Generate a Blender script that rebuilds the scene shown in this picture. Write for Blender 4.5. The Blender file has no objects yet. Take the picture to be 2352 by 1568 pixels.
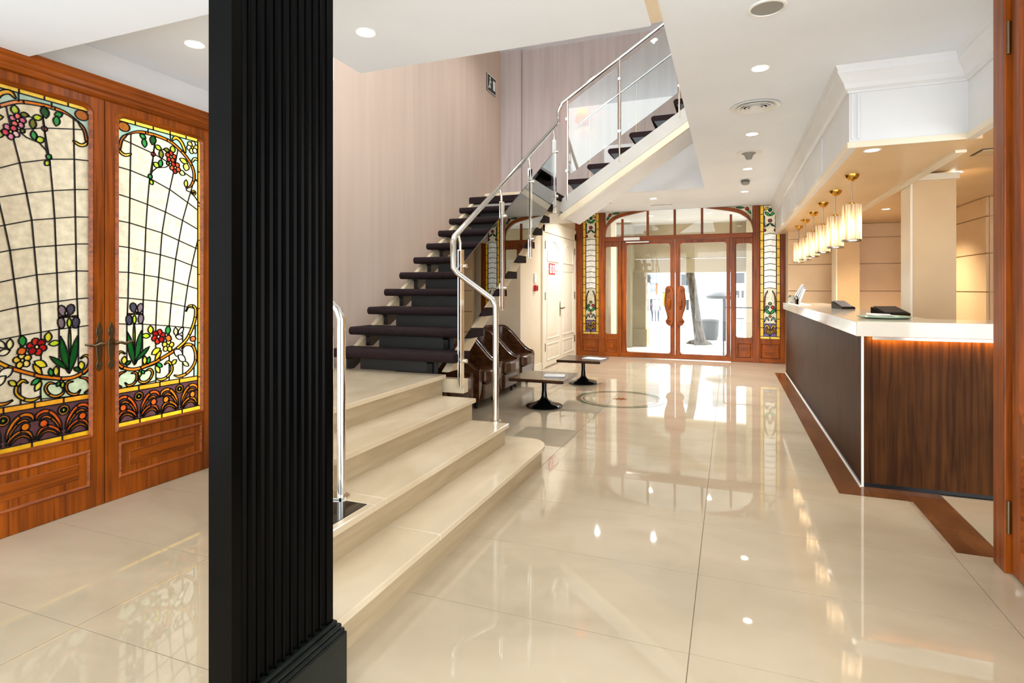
import bpy, bmesh, math, random
from mathutils import Vector, Matrix
from mathutils.geometry import delaunay_2d_cdt
random.seed(7)
S = bpy.context.scene
C = S.collection
PI = math.pi
# ------------------------------------------------------------------ camera
F_PX, CX, HY, H = 1299.0, 1176.0, 663.0, 1.40          # photo calibration (2352 x 1568 frame)
YAW = math.atan(500.0 / F_PX)
CA, SA = math.cos(YAW), math.sin(YAW)
cam_d = bpy.data.cameras.new('camera'); cam = bpy.data.objects.new('camera', cam_d); C.objects.link(cam)
cam.location = (0, 0, H); cam.rotation_euler = (PI / 2, 0, YAW)
cam_d.sensor_width = 36.0; cam_d.lens = 36.0 * F_PX / 2352.0
cam_d.shift_y = -(784.0 - HY) / 2352.0
cam_d.clip_start = 0.05; cam_d.clip_end = 300
S.camera = cam
def ray(u, v):
    x = (u - CX) / F_PX
    return (-SA + CA * x, CA + SA * x, -(v - HY) / F_PX)
def atx(u, v, X):
    r = ray(u, v); t = X / r[0]; return (X, r[1] * t, H + r[2] * t)
def aty(u, v, Y):
    r = ray(u, v); t = Y / r[1]; return (r[0] * t, Y, H + r[2] * t)
def atz(u, v, z):
    r = ray(u, v); t = (z - H) / r[2]; return (r[0] * t, r[1] * t, z)
# ------------------------------------------------------------------ world, sun, exposure
W = bpy.data.worlds.new('sky'); S.world = W; W.use_nodes = True
bg = W.node_tree.nodes['Background']; bg.inputs[0].default_value = (0.88, 0.945, 1.0, 1); bg.inputs[1].default_value = 3.2
sd = bpy.data.lights.new('sun', 'SUN'); sd.energy = 4.0; sd.angle = math.radians(3); sd.color = (1, .96, .88)
sun = bpy.data.objects.new('sun', sd); C.objects.link(sun); sun.rotation_euler = (math.radians(38), 0, math.radians(150))
vs = S.view_settings
vs.view_transform = 'Standard'; vs.look = 'None'; vs.gamma = 1.0; vs.use_curve_mapping = False; vs.exposure = 0.76
# ------------------------------------------------------------------ materials
MATS = {}
def srgb(r, g, b):
    f = lambda c: ((c / 255 + .055) / 1.055) ** 2.4 if c > 10.3 else c / 255 / 12.92
    return (f(r), f(g), f(b), 1)
def base(name, col, rough=.5, metal=0.0, spec=.5, coat=0.0):
    m = bpy.data.materials.new(name); m.use_nodes = True
    b = m.node_tree.nodes['Principled BSDF']
    b.inputs['Base Color'].default_value = col
    b.inputs['Roughness'].default_value = rough
    b.inputs['Metallic'].default_value = metal
    b.inputs['Specular IOR Level'].default_value = spec
    b.inputs['Coat Weight'].default_value = coat
    b.inputs['Coat Roughness'].default_value = .06
    MATS[name] = m
    return m, m.node_tree, b
def noisy(name, c1, c2, scale=(4, 4, 4), rough=.5, detail=6, lo=.35, hi=.65, bump=0.0, metal=0, spec=.5, coat=0, c3=None, dist=0.0):
    m, t, b = base(name, c1, rough, metal, spec, coat)
    tc = t.nodes.new('ShaderNodeTexCoord'); mp = t.nodes.new('ShaderNodeMapping'); mp.inputs['Scale'].default_value = scale
    nz = t.nodes.new('ShaderNodeTexNoise'); nz.inputs['Scale'].default_value = 1; nz.inputs['Detail'].default_value = detail
    nz.inputs['Distortion'].default_value = dist
    rp = t.nodes.new('ShaderNodeValToRGB'); rp.color_ramp.elements[0].color = c1; rp.color_ramp.elements[1].color = c2
    rp.color_ramp.elements[0].position = lo; rp.color_ramp.elements[1].position = hi
    if c3:
        e = rp.color_ramp.elements.new((lo + hi) / 2); e.color = c3
    t.links.new(tc.outputs['Object'], mp.inputs[0]); t.links.new(mp.outputs[0], nz.inputs[0])
    t.links.new(nz.outputs[0], rp.inputs[0]); t.links.new(rp.outputs[0], b.inputs['Base Color'])
    if bump:
        bp = t.nodes.new('ShaderNodeBump'); bp.inputs['Strength'].default_value = bump; bp.inputs['Distance'].default_value = .01
        t.links.new(nz.outputs[0], bp.inputs['Height']); t.links.new(bp.outputs[0], b.inputs['Normal'])
    return m
def wood(name, axis, dark, light, rough=.36, coat=.06, spec=.3):
    sc = [38, 38, 38]; sc[axis] = 1.6
    m, t, b = base(name, light, rough, 0, spec, coat)
    tc = t.nodes.new('ShaderNodeTexCoord'); mp = t.nodes.new('ShaderNodeMapping'); mp.inputs['Scale'].default_value = sc
    nz = t.nodes.new('ShaderNodeTexNoise'); nz.inputs['Scale'].default_value = 1; nz.inputs['Detail'].default_value = 5; nz.inputs['Distortion'].default_value = .6
    n2 = t.nodes.new('ShaderNodeTexNoise'); n2.inputs['Scale'].default_value = 3.2; n2.inputs['Detail'].default_value = 3
    rp = t.nodes.new('ShaderNodeValToRGB'); rp.color_ramp.elements[0].color = dark; rp.color_ramp.elements[1].color = light
    rp.color_ramp.elements[0].position = .28; rp.color_ramp.elements[1].position = .62
    mx = t.nodes.new('ShaderNodeMixRGB'); mx.blend_type = 'MULTIPLY'; mx.inputs[0].default_value = .55
    r2 = t.nodes.new('ShaderNodeValToRGB'); r2.color_ramp.elements[0].color = (.45, .4, .38, 1); r2.color_ramp.elements[1].color = (1, 1, 1, 1)
    r2.color_ramp.elements[0].position = .3; r2.color_ramp.elements[1].position = .62
    t.links.new(tc.outputs['Object'], mp.inputs[0]); t.links.new(mp.outputs[0], nz.inputs[0]); t.links.new(nz.outputs[0], rp.inputs[0])
    t.links.new(tc.outputs['Object'], n2.inputs[0]); t.links.new(n2.outputs[0], r2.inputs[0])
    t.links.new(rp.outputs[0], mx.inputs[1]); t.links.new(r2.outputs[0], mx.inputs[2]); t.links.new(mx.outputs[0], b.inputs['Base Color'])
    return m
def emit(name, col, st):
    m = bpy.data.materials.new(name); m.use_nodes = True; t = m.node_tree
    t.nodes.remove(t.nodes['Principled BSDF']); e = t.nodes.new('ShaderNodeEmission')
    e.inputs[0].default_value = col; e.inputs[1].default_value = st
    t.links.new(e.outputs[0], t.nodes['Material Output'].inputs[0]); MATS[name] = m; return m
GL = {}
def glass_col(rgb):
    """leaded art glass: coloured light passes diffusely, front has a soft gloss"""
    if rgb in GL: return GL[rgb]
    m = bpy.data.materials.new('art_glass_%d' % len(GL)); m.use_nodes = True; t = m.node_tree
    t.nodes.remove(t.nodes['Principled BSDF'])
    tr = t.nodes.new('ShaderNodeBsdfTranslucent'); gl = t.nodes.new('ShaderNodeBsdfGlossy'); gl.inputs['Roughness'].default_value = .12
    df = t.nodes.new('ShaderNodeBsdfDiffuse'); ms = t.nodes.new('ShaderNodeMixShader'); ms.inputs[0].default_value = .22
    mg = t.nodes.new('ShaderNodeMixShader'); mg.inputs[0].default_value = .05
    c = srgb(*rgb)
    nz = t.nodes.new('ShaderNodeTexNoise'); nz.inputs['Scale'].default_value = 22; nz.inputs['Detail'].default_value = 4
    tc = t.nodes.new('ShaderNodeTexCoord'); rp = t.nodes.new('ShaderNodeValToRGB')
    rp.color_ramp.elements[0].color = tuple(x * .78 for x in c[:3]) + (1,); rp.color_ramp.elements[1].color = tuple(min(1, x * 1.1) for x in c[:3]) + (1,)
    rp.color_ramp.elements[0].position = .3; rp.color_ramp.elements[1].position = .7
    t.links.new(tc.outputs['Object'], nz.inputs[0]); t.links.new(nz.outputs[0], rp.inputs[0])
    t.links.new(rp.outputs[0], tr.inputs[0]); t.links.new(rp.outputs[0], df.inputs[0])
    t.links.new(tr.outputs[0], ms.inputs[1]); t.links.new(df.outputs[0], ms.inputs[2])
    t.links.new(ms.outputs[0], mg.inputs[1]); t.links.new(gl.outputs[0], mg.inputs[2])
    t.links.new(mg.outputs[0], t.nodes['Material Output'].inputs[0])
    GL[rgb] = m; return m
def clear_glass(name, tint, ior=1.45, refl=1.0):
    m = bpy.data.materials.new(name); m.use_nodes = True; t = m.node_tree
    t.nodes.remove(t.nodes['Principled BSDF'])
    tp = t.nodes.new('ShaderNodeBsdfTransparent'); tp.inputs[0].default_value = tint
    gl = t.nodes.new('ShaderNodeBsdfGlossy'); gl.inputs['Roughness'].default_value = .005
    fr = t.nodes.new('ShaderNodeFresnel'); fr.inputs[0].default_value = ior
    ml = t.nodes.new('ShaderNodeMath'); ml.operation = 'MULTIPLY'; ml.inputs[1].default_value = refl; ml.use_clamp = True
    ms = t.nodes.new('ShaderNodeMixShader')
    t.links.new(fr.outputs[0], ml.inputs[0]); t.links.new(ml.outputs[0], ms.inputs[0])
    t.links.new(tp.outputs[0], ms.inputs[1]); t.links.new(gl.outputs[0], ms.inputs[2])
    t.links.new(ms.outputs[0], t.nodes['Material Output'].inputs[0]); MATS[name] = m; return m

WD, WL = srgb(104, 46, 4), srgb(160, 78, 8)
wood('wood_z', 2, WD, WL); wood('wood_y', 1, WD, WL); wood('wood_x', 0, WD, WL)
wood('walnut', 2, srgb(44, 22, 6), srgb(80, 46, 18), .5, .0, .08)
wood('table_wood', 0, srgb(34, 18, 10), srgb(80, 48, 28), .25, .3)
def wpaint(name, c, r=.55): base(name, c, r); return MATS[name]
noisy('ceiling_paint', srgb(238, 243, 251), srgb(242, 247, 254), (1.5, 1.5, 1.5), .7)
noisy('white_paint', srgb(226, 226, 226), srgb(232, 232, 232), (2, 2, 2), .45)
noisy('cream_paint', srgb(226, 205, 172), srgb(233, 214, 184), (2, 2, 2), .4)
noisy('cream_door', srgb(236, 222, 196), srgb(241, 229, 206), (2, 2, 2), .35)
noisy('tan_paint', srgb(214, 180, 132), srgb(220, 188, 142), (2, 2, 2), .45)
noisy('tan_panel', srgb(224, 192, 148), srgb(230, 200, 158), (2, 2, 2), .35)
noisy('wallpaper', srgb(194, 172, 154), srgb(208, 187, 170), (9, 9, .4), .6, 8, .2, .8)
noisy('wallpaper_back', srgb(172, 156, 148), srgb(188, 173, 166), (12, 12, .5), .6, 8, .3, .7)
noisy('floor_tile', srgb(182, 165, 138), srgb(197, 180, 153), (1.2, 2.0, 1), .028, 5, .35, .68, c3=srgb(190, 173, 146), dist=.5, spec=.6)
noisy('grout', srgb(150, 130, 105), srgb(165, 145, 120), (9, 9, 9), .8)
noisy('brown_stone', srgb(92, 54, 28), srgb(128, 80, 44), (7, 2, 3), .09, 6, .3, .7, spec=.6)
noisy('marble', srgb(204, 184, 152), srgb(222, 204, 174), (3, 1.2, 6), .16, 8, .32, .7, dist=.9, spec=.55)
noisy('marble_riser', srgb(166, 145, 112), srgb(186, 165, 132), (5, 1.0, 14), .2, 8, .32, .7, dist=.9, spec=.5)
noisy('black_paint', srgb(2, 2, 2), srgb(6, 5, 4), (9, 9, 2), .24, bump=.12, spec=.05)
noisy('black_plinth', srgb(12, 16, 14), srgb(24, 28, 25), (8, 8, 8), .3, bump=.25, spec=.2)
noisy('black_granite', srgb(10, 10, 11), srgb(24, 24, 25), (60, 60, 60), .06)
noisy('carpet', srgb(22, 13, 14), srgb(44, 27, 28), (130, 130, 130), .85, 3, bump=.5, spec=.2)
noisy('riser_black', srgb(10, 11, 10), srgb(18, 19, 17), (6, 6, 6), .5)
noisy('leather', srgb(60, 34, 18), srgb(88, 52, 27), (16, 16, 16), .22, 5, bump=.06, spec=.5)
base('chrome', srgb(226, 222, 214), .08, 1.0)
base('steel', srgb(205, 196, 182), .2, 1.0)
base('brass', srgb(212, 160, 72), .14, 1.0)
base('old_brass', srgb(124, 108, 84), .3, 1.0)
noisy('stringer_paint', srgb(212, 192, 158), srgb(220, 202, 170), (3, 3, 3), .3)
noisy('stringer_white', srgb(176, 169, 157), srgb(186, 179, 168), (3, 3, 3), .35)
base('lead', srgb(20, 20, 20), .45, .3)
base('black_metal', srgb(14, 14, 14), .25, .3)
base('black_gloss', srgb(8, 8, 9), .12)
noisy('counter_slab', srgb(206, 195, 178), srgb(216, 206, 190), (3, 3, 3), .1, spec=.6)
base('trim_white', srgb(240, 232, 220), .35)
base('sign_red', srgb(205, 30, 30), .4); base('white_plastic', srgb(235, 234, 230), .4)
base('dark_grey', srgb(40, 42, 46), .45); base('vent_grey', srgb(150, 148, 142), .5)
base('exit_dark', srgb(24, 32, 26), .45)
base('glass_green', srgb(160, 190, 165), .15); base('paper', srgb(240, 240, 236), .5)
clear_glass('rail_glass', (.86, .88, .84, 1), 1.5, 2.4)
clear_glass('door_glass', (.97, .97, .95, 1), 1.45, 1.0)
emit('lamp_white', (1, .97, .9, 1), 9.0); emit('lamp_warm', (1, .80, .52, 1), 2.6); emit('led_warm', (1, .5, .12, 1), 4.0)
noisy('bark', srgb(58, 52, 47), srgb(112, 104, 96), (24, 24, 6), .9, 6, bump=.8)
noisy('pavement', srgb(214, 212, 206), srgb(226, 224, 218), (2, 2, 2), .8)
noisy('facade', srgb(226, 224, 218), srgb(236, 234, 230), (1, 1, 1), .8)
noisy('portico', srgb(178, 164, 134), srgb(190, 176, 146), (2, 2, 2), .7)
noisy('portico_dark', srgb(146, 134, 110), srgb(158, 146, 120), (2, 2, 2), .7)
base('window_dark', srgb(120, 125, 130), .2)
base('yellow', srgb(235, 205, 40), .5); base('orange_red', srgb(220, 80, 40), .5); base('pink', srgb(205, 120, 160), .6)
base('skin', srgb(200, 150, 120), .5); base('denim', srgb(50, 58, 76), .7); base('shirt_dark', srgb(40, 40, 46), .7); base('hair_brown', srgb(40, 28, 20), .6)

# ------------------------------------------------------------------ mesh helpers
class MB:
    def __init__(s): s.v = []; s.f = []
    def add(s, vs, fs):
        o = len(s.v); s.v += [tuple(p) for p in vs]; s.f += [tuple(i + o for i in f) for f in fs]; return s
    def box(s, x0, x1, y0, y1, z0, z1):
        if x0 > x1: x0, x1 = x1, x0
        if y0 > y1: y0, y1 = y1, y0
        if z0 > z1: z0, z1 = z1, z0
        return s.add([(x0, y0, z0), (x1, y0, z0), (x1, y1, z0), (x0, y1, z0), (x0, y0, z1), (x1, y0, z1), (x1, y1, z1), (x0, y1, z1)],
                     [(3, 2, 1, 0), (4, 5, 6, 7), (0, 1, 5, 4), (1, 2, 6, 5), (2, 3, 7, 6), (3, 0, 4, 7)])
    def prism(s, poly, a0, a1, axis=2):
        """poly of 2D points extruded along axis; axis 2: (x,y); 0: (y,z); 1: (x,z)"""
        n = len(poly)
        def P(p, a):
            return (p[0], p[1], a) if axis == 2 else ((a, p[0], p[1]) if axis == 0 else (p[0], a, p[1]))
        vs = [P(p, a0) for p in poly] + [P(p, a1) for p in poly]
        fs = [tuple(range(n))[::-1], tuple(range(n, 2 * n))] + [(i, (i + 1) % n, n + (i + 1) % n, n + i) for i in range(n)]
        return s.add(vs, fs)
    def tube(s, pts, r, n=10, cap=True):
        pts = [Vector(p) for p in pts]; rings = []
        prev = None
        for i, p in enumerate(pts):
            a = (pts[i] - pts[i - 1]).normalized() if i else None
            b = (pts[i + 1] - pts[i]).normalized() if i < len(pts) - 1 else None
            t = (a + b).normalized() if a and b else (a or b)
            if prev is None:
                u = t.orthogonal().normalized()
            else:
                u = (prev - t * prev.dot(t)).normalized()
            prev = u; w = t.cross(u)
            k = 1.0
            if a and b: k = 1 / max(.5, math.cos(a.angle(b) / 2))
            rr = r[i] if isinstance(r, (list, tuple)) else r
            rings.append([p + (u * math.cos(q) + w * math.sin(q)) * rr * (k if abs(k - 1) > .02 else 1) for q in [2 * PI * j / n for j in range(n)]])
        o = len(s.v)
        for rg in rings: s.v += [tuple(p) for p in rg]
        for i in range(len(rings) - 1):
            for j in range(n):
                s.f.append((o + i * n + j, o + i * n + (j + 1) % n, o + (i + 1) * n + (j + 1) % n, o + (i + 1) * n + j))
        if cap:
            s.f.append(tuple(o + j for j in range(n))[::-1]); s.f.append(tuple(o + (len(rings) - 1) * n + j for j in range(n)))
        return s
    def lathe(s, prof, c=(0, 0, 0), n=24, axis=2, sx=1, sy=1):
        o = len(s.v)
        for r, z in prof:
            for j in range(n):
                q = 2 * PI * j / n; a, b = r * math.cos(q) * sx, r * math.sin(q) * sy
                p = (a, b, z) if axis == 2 else ((z, a, b) if axis == 0 else (a, z, b))
                s.v.append((p[0] + c[0], p[1] + c[1], p[2] + c[2]))
        for i in range(len(prof) - 1):
            for j in range(n):
                s.f.append((o + i * n + j, o + i * n + (j + 1) % n, o + (i + 1) * n + (j + 1) % n, o + (i + 1) * n + j))
        if prof[0][0] > 1e-6: s.f.append(tuple(o + j for j in range(n))[::-1])
        if prof[-1][0] > 1e-6: s.f.append(tuple(o + (len(prof) - 1) * n + j for j in range(n)))
        return s
    def mesh(s, name, smooth=None):
        me = bpy.data.meshes.new(name); me.from_pydata(s.v, [], s.f)
        bm = bmesh.new(); bm.from_mesh(me); bmesh.ops.remove_doubles(bm, verts=bm.verts, dist=1e-6)
        bmesh.ops.recalc_face_normals(bm, faces=bm.faces); bm.to_mesh(me); bm.free()
        if smooth is not None:
            me.polygons.foreach_set('use_smooth', [True] * len(me.polygons)); me.set_sharp_from_angle(angle=math.radians(smooth))
        return me
    def build(s, name, mat, parent=None, smooth=None, bevel=0, seg=2):
        me = s.mesh(name, smooth); o = bpy.data.objects.new(name, me); C.objects.link(o)
        me.materials.append(MATS[mat] if isinstance(mat, str) else mat)
        if parent: attach(o, parent)
        if bevel:
            b = o.modifiers.new('bevel', 'BEVEL'); b.width = bevel; b.segments = seg; b.limit_method = 'ANGLE'; b.angle_limit = math.radians(40)
            b.harden_normals = False
        return o
def wmat(o):
    m = Matrix.LocRotScale(o.location, o.rotation_euler, o.scale)
    return (wmat(o.parent) @ o.matrix_parent_inverse @ m) if o.parent else m
def attach(o, parent):
    """geometry given in world coordinates: keep it in place"""
    o.parent = parent; o.matrix_parent_inverse = wmat(parent).inverted()
def box(*a): return MB().box(*a)
def tag(o, label=None, cat=None, group=None, kind=None):
    if label: o['label'] = label
    if cat: o['category'] = cat
    if group: o['group'] = group
    if kind: o['kind'] = kind
    return o
def thing(name, loc, label, cat, group=None, kind=None, rz=0):
    o = bpy.data.objects.new(name, None); C.objects.link(o); o.location = loc; o.rotation_euler = (0, 0, rz); o.empty_display_size = .1
    return tag(o, label, cat, group, kind)
def copy_tree(o, parent=None):
    c = o.copy(); C.objects.link(c); c.parent = parent
    if parent: c.matrix_parent_inverse = o.matrix_parent_inverse.copy()
    for ch in [k for k in ALLCH.get(o.name, o.children)]: copy_tree(ch, c)
    return c
ALLCH = {}
def lamp(name, kind, loc, energy, col=(1, .93, .82), size=.1, parent=None, spot=None, blend=.6, rot=None):
    d = bpy.data.lights.new(name, kind); d.energy = energy; d.color = col
    if kind == 'AREA': d.shape = 'DISK'; d.size = size
    else: d.shadow_soft_size = size
    if kind == 'SPOT': d.spot_size = math.radians(spot or 120); d.spot_blend = blend
    o = bpy.data.objects.new(name, d); C.objects.link(o); o.location = loc
    if rot: o.rotation_euler = rot
    if parent: attach(o, parent)
    return o
def smooth_curve(pts, n=6):
    """Catmull-Rom through points"""
    P = [Vector(p) for p in pts]; out = []
    for i in range(len(P) - 1):
        p0 = P[i - 1] if i else P[0] * 2 - P[1]; p1 = P[i]; p2 = P[i + 1]; p3 = P[i + 2] if i + 2 < len(P) else P[-1] * 2 - P[-2]
        for k in range(n):
            t = k / n
            out.append(.5 * ((2 * p1) + (p2 - p0) * t + (2 * p0 - 5 * p1 + 4 * p2 - p3) * t * t + (3 * p1 - p0 - 3 * p2 + p3) * t ** 3))
    out.append(P[-1]); return out

# ================================================================== THE SHELL
CZ = 2.98                                # main ceiling
# ---- floor with its tiles
fl = box(-3.95, 4.2, -2.0, 11.72, -.12, -.004).build('floor', 'grout'); tag(fl, 'glossy cream tiled lobby floor reflecting the entrance', 'floor', kind='structure')
tmesh = {}
def tile(x0, x1, y0, y1, mat='floor_tile', name='floor_tile'):
    g = .0018
    MB().box(x0 + g, x1 - g, y0 + g, y1 - g, -.03, 0).build(name, mat, fl)
XS = [-3.82, -2.53, -1.388, -.145, 1.10, 2.35, 3.6]
for i in range(len(XS) - 1):
    x0, x1 = XS[i], XS[i + 1]
    y = (1.54 if x1 <= -1.3 else 2.27) - .645 * 6
    while y < 11.7:
        ya, yb = max(y, -2), min(y + .645, 11.70); y += .645
        if yb - ya < .02: continue
        if x0 >= 1.0 and ya > 4.6: continue                 # under the reception counter
        if x0 > -.2 and x1 < 1.2:                            # beside the brown stone border
            a = .70
            if yb <= 4.42: tile(x0, x1, ya, yb)
            elif ya >= 4.42: tile(x0, a, ya, yb)
            else: tile(x0, x1, ya, 4.42); tile(x0, a, 4.42, yb)
        elif x0 >= 1.0 and x0 < 1.2:
            if yb <= 3.65: tile(x0, x1, ya, yb)
            elif ya < 3.65: tile(x0, x1, ya, 3.65); tile(1.335, x1, 3.65, yb)
            else: tile(1.335, x1, ya, min(yb, 4.62))
        else: tile(x0, x1, ya, yb)
k = 0
for ya in [4.42, 5.4, 6.4, 7.4, 8.4, 9.4]:
    tile(.70, .885, ya, min(ya + 1.0, 10.55) if ya > 4.5 else 5.4, 'brown_stone', 'border_tile')
tile(.885, 1.125, 4.42, 4.64, 'brown_stone', 'border_tile'); tile(1.125, 1.335, 4.0, 4.64, 'brown_stone', 'border_tile'); tile(1.125, 1.335, 3.65, 4.0, 'brown_stone', 'border_tile')
tile(.70, 1.10, 10.55, 11.7)
# ---- floor medallion (inlaid ring)
md = thing('floor_medallion', (-1.30, 7.20, 0), 'round inlaid floor medallion with dark green ring near coffee tables', 'medallion')
def ring(r0, r1, z0, z1, n=64, c=(-1.30, 7.20)):
    b = MB(); o = []
    for r, z in ((r0, z0), (r1, z0), (r1, z1), (r0, z1)):
        o.append([(c[0] + r * math.cos(2 * PI * j / n), c[1] + r * math.sin(2 * PI * j / n), z) for j in range(n)])
    for q in o: b.v += q
    for a in range(4):
        for j in range(n):
            b.f.append((a * n + j, a * n + (j + 1) % n, ((a + 1) % 4) * n + (j + 1) % n, ((a + 1) % 4) * n + j))
    return b
noisy('inlay_green', srgb(70, 84, 66), srgb(120, 126, 98), (18, 18, 1), .06); noisy('inlay_brown', srgb(110, 66, 34), srgb(150, 100, 56), (9, 9, 1), .06)
ring(.50, .555, 0, .0025).build('outer_ring', 'inlay_green', md)
ring(.455, .468, 0, .002).build('inner_ring', 'inlay_brown', md)
st = MB()
pts = []
for j in range(16):
    r = .10 if j % 2 else .045; a = 2 * PI * j / 16; pts.append((-1.30 + r * math.cos(a), 7.2 + r * math.sin(a)))
st.prism(pts, 0, .0025).build('star', 'inlay_brown', md)
# ---- walls
b = MB(); b.box(-3.98, -3.82, -2.0, 1.60, 0, CZ); b.box(-3.98, -3.82, 1.60, 3.36, 2.70, CZ)
tag(b.build('wall_left', 'white_paint'), 'white painted side wall around the stained glass double door', 'wall', kind='structure')
b = MB(); b.box(-3.98, -3.80, 3.36, 9.5, 0, 5.7)
tag(b.build('wall_stair', 'wallpaper'), 'pinkish beige papered wall beside the carpeted stairs', 'wall', kind='structure')
b = MB(); b.box(-3.80, -.368, 9.40, 9.55, CZ, 5.7); b.box(-.368, 1.6, 9.40, 9.55, CZ + .33, 5.7); b.box(-3.80, -3.42, 9.32, 9.40, CZ, 5.7)
tag(b.build('wall_back', 'wallpaper_back'), 'mauve grey wall above the upper landing of the stairs', 'wall', kind='structure')
b = MB(); b.box(-3.80, -3.05, 8.29, 11.68, 0, 2.55); b.box(-3.80, -3.05, 8.62, 11.68, 2.55, CZ)
wh = b.build('wall_hall', 'cream_paint'); tag(wh, 'cream wall with the white panelled door beside the entrance', 'wall', kind='structure')
b = MB(); b.box(-3.98, -3.80, 9.5, 11.9, 0, CZ); b.box(.97, 4.2, 11.66, 11.9, 0, CZ); b.box(-3.8, -3.04, 11.68, 11.9, 0, CZ)
tag(b.build('wall_front', 'cream_paint'), 'cream front wall on both sides of the wooden entrance', 'wall', kind='structure')
b = MB(); b.box(1.30, 1.45, 2.0, 2.55, 0, CZ)
tag(b.build('wall_right', 'cream_paint'), 'cream wall at the near right beside the open wooden door', 'wall', kind='structure')
b = MB(); b.box(4.0, 4.2, 2.5, 11.7, 0, CZ); b.box(1.6, 1.7, 2.0, 9.55, CZ + .3, 5.7)
tag(b.build('wall_reception', 'tan_paint'), 'tan wall closing the reception area behind the counter', 'wall', kind='structure')
# ---- ceilings
b = MB()
b.box(-.368, 4.2, -2.0, 11.75, CZ, CZ + .32)
b.box(-3.80, -.368, 9.55, 11.75, CZ, CZ + .32); b.box(-3.05, -.368, 9.40, 9.55, CZ - .002, CZ)
ce = b.build('ceiling', 'ceiling_paint'); tag(ce, 'smooth white ceiling over the lobby with the stair opening', 'ceiling', kind='structure')
b = MB(); b.box(-2.48, -.434, -2.0, 3.41, 2.95, 3.3); b.box(-2.75, -2.48, -2.0, 3.08, 2.95, 3.3); b.box(-3.82, -2.75, -2.0, 3.45, 2.95, 3.3)
tag(b.build('ceiling_near', 'ceiling_paint'), 'white ceiling slab in front of the stair opening with one downlight', 'ceiling', kind='structure')
tag(box(-.434, -.368, -2.0, 3.41, 2.965, 3.3).build('trim_1', 'cream_paint'), 'narrow cream strip between the two white ceiling slabs', 'trim', kind='structure')
tag(box(-3.82, -1.28, -2.0, 2.03, 2.73, 2.95).build('ceiling_low', 'ceiling_paint'), 'lower white ceiling drop before the stained glass double door', 'ceiling', kind='structure')
tag(box(-3.98, 1.7, 2.2, 9.55, 5.6, 5.7).build('ceiling_upper', 'ceiling_paint'), 'white ceiling of the upper floor above the stairs', 'ceiling', kind='structure')
tag(box(-1.95, -.368, 9.34, 9.40, CZ, 3.78).build('trim_2', 'white_paint'), 'white fascia board at the far edge of the stair opening', 'trim', kind='structure')

# ================================================================== ART GLASS COMPOSER
def ell(c, rx, ry, rot=0, n=14):
    return [(c[0] + rx * math.cos(a) * math.cos(rot) - ry * math.sin(a) * math.sin(rot), c[1] + rx * math.cos(a) * math.sin(rot) + ry * math.sin(a) * math.cos(rot)) for a in [2 * PI * i / n for i in range(n)]]
def leafp(a, b_, w, n=6):
    a, b_ = Vector(a), Vector(b_); d = b_ - a; nr = Vector((-d.y, d.x)).normalized()
    up = [a + d * (i / n) + nr * w * .5 * math.sin(PI * i / n) ** .8 for i in range(n + 1)]
    dn = [a + d * (i / n) - nr * w * .5 * math.sin(PI * i / n) ** .8 for i in range(n - 1, 0, -1)]
    return [tuple(p) for p in up + dn]
def bandp(pts, w, seg=1, n=5, taper=True):
    """stroke polygons along a smooth path; seg = number of glass pieces"""
    P = smooth_curve([(p[0], p[1]) for p in pts], n); m = len(P); out = []
    N = []
    for i in range(m):
        t = (P[min(i + 1, m - 1)] - P[max(i - 1, 0)]).normalized(); N.append(Vector((-t.y, t.x)))
    def ww(i):
        q = i / (m - 1)
        return w * .5 * (min(1, .35 + 4 * q, .35 + 4 * (1 - q)) if taper else 1)
    cuts = [round(i * (m - 1) / seg) for i in range(seg + 1)]
    for a, b_ in zip(cuts, cuts[1:]):
        L = [P[i] + N[i] * ww(i) for i in range(a, b_ + 1)]; R = [P[i] - N[i] * ww(i) for i in range(b_, a - 1, -1)]
        out.append([tuple(p) for p in L + R])
    return out
def flower(c, R, cols, ctr, n=5, rot=.3):
    out = []
    for i in range(n):
        a = rot + 2 * PI * i / n
        out.append((ell((c[0] + R * .6 * math.cos(a), c[1] + R * .6 * math.sin(a)), R * .44, R * .40, a, 9), cols[i % len(cols)]))
    out.append((ell(c, R * .24, R * .24, 0, 8), ctr)); return out
def area2(p): return sum(p[i][0] * p[(i + 1) % len(p)][1] - p[(i + 1) % len(p)][0] * p[i][1] for i in range(len(p)))
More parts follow.
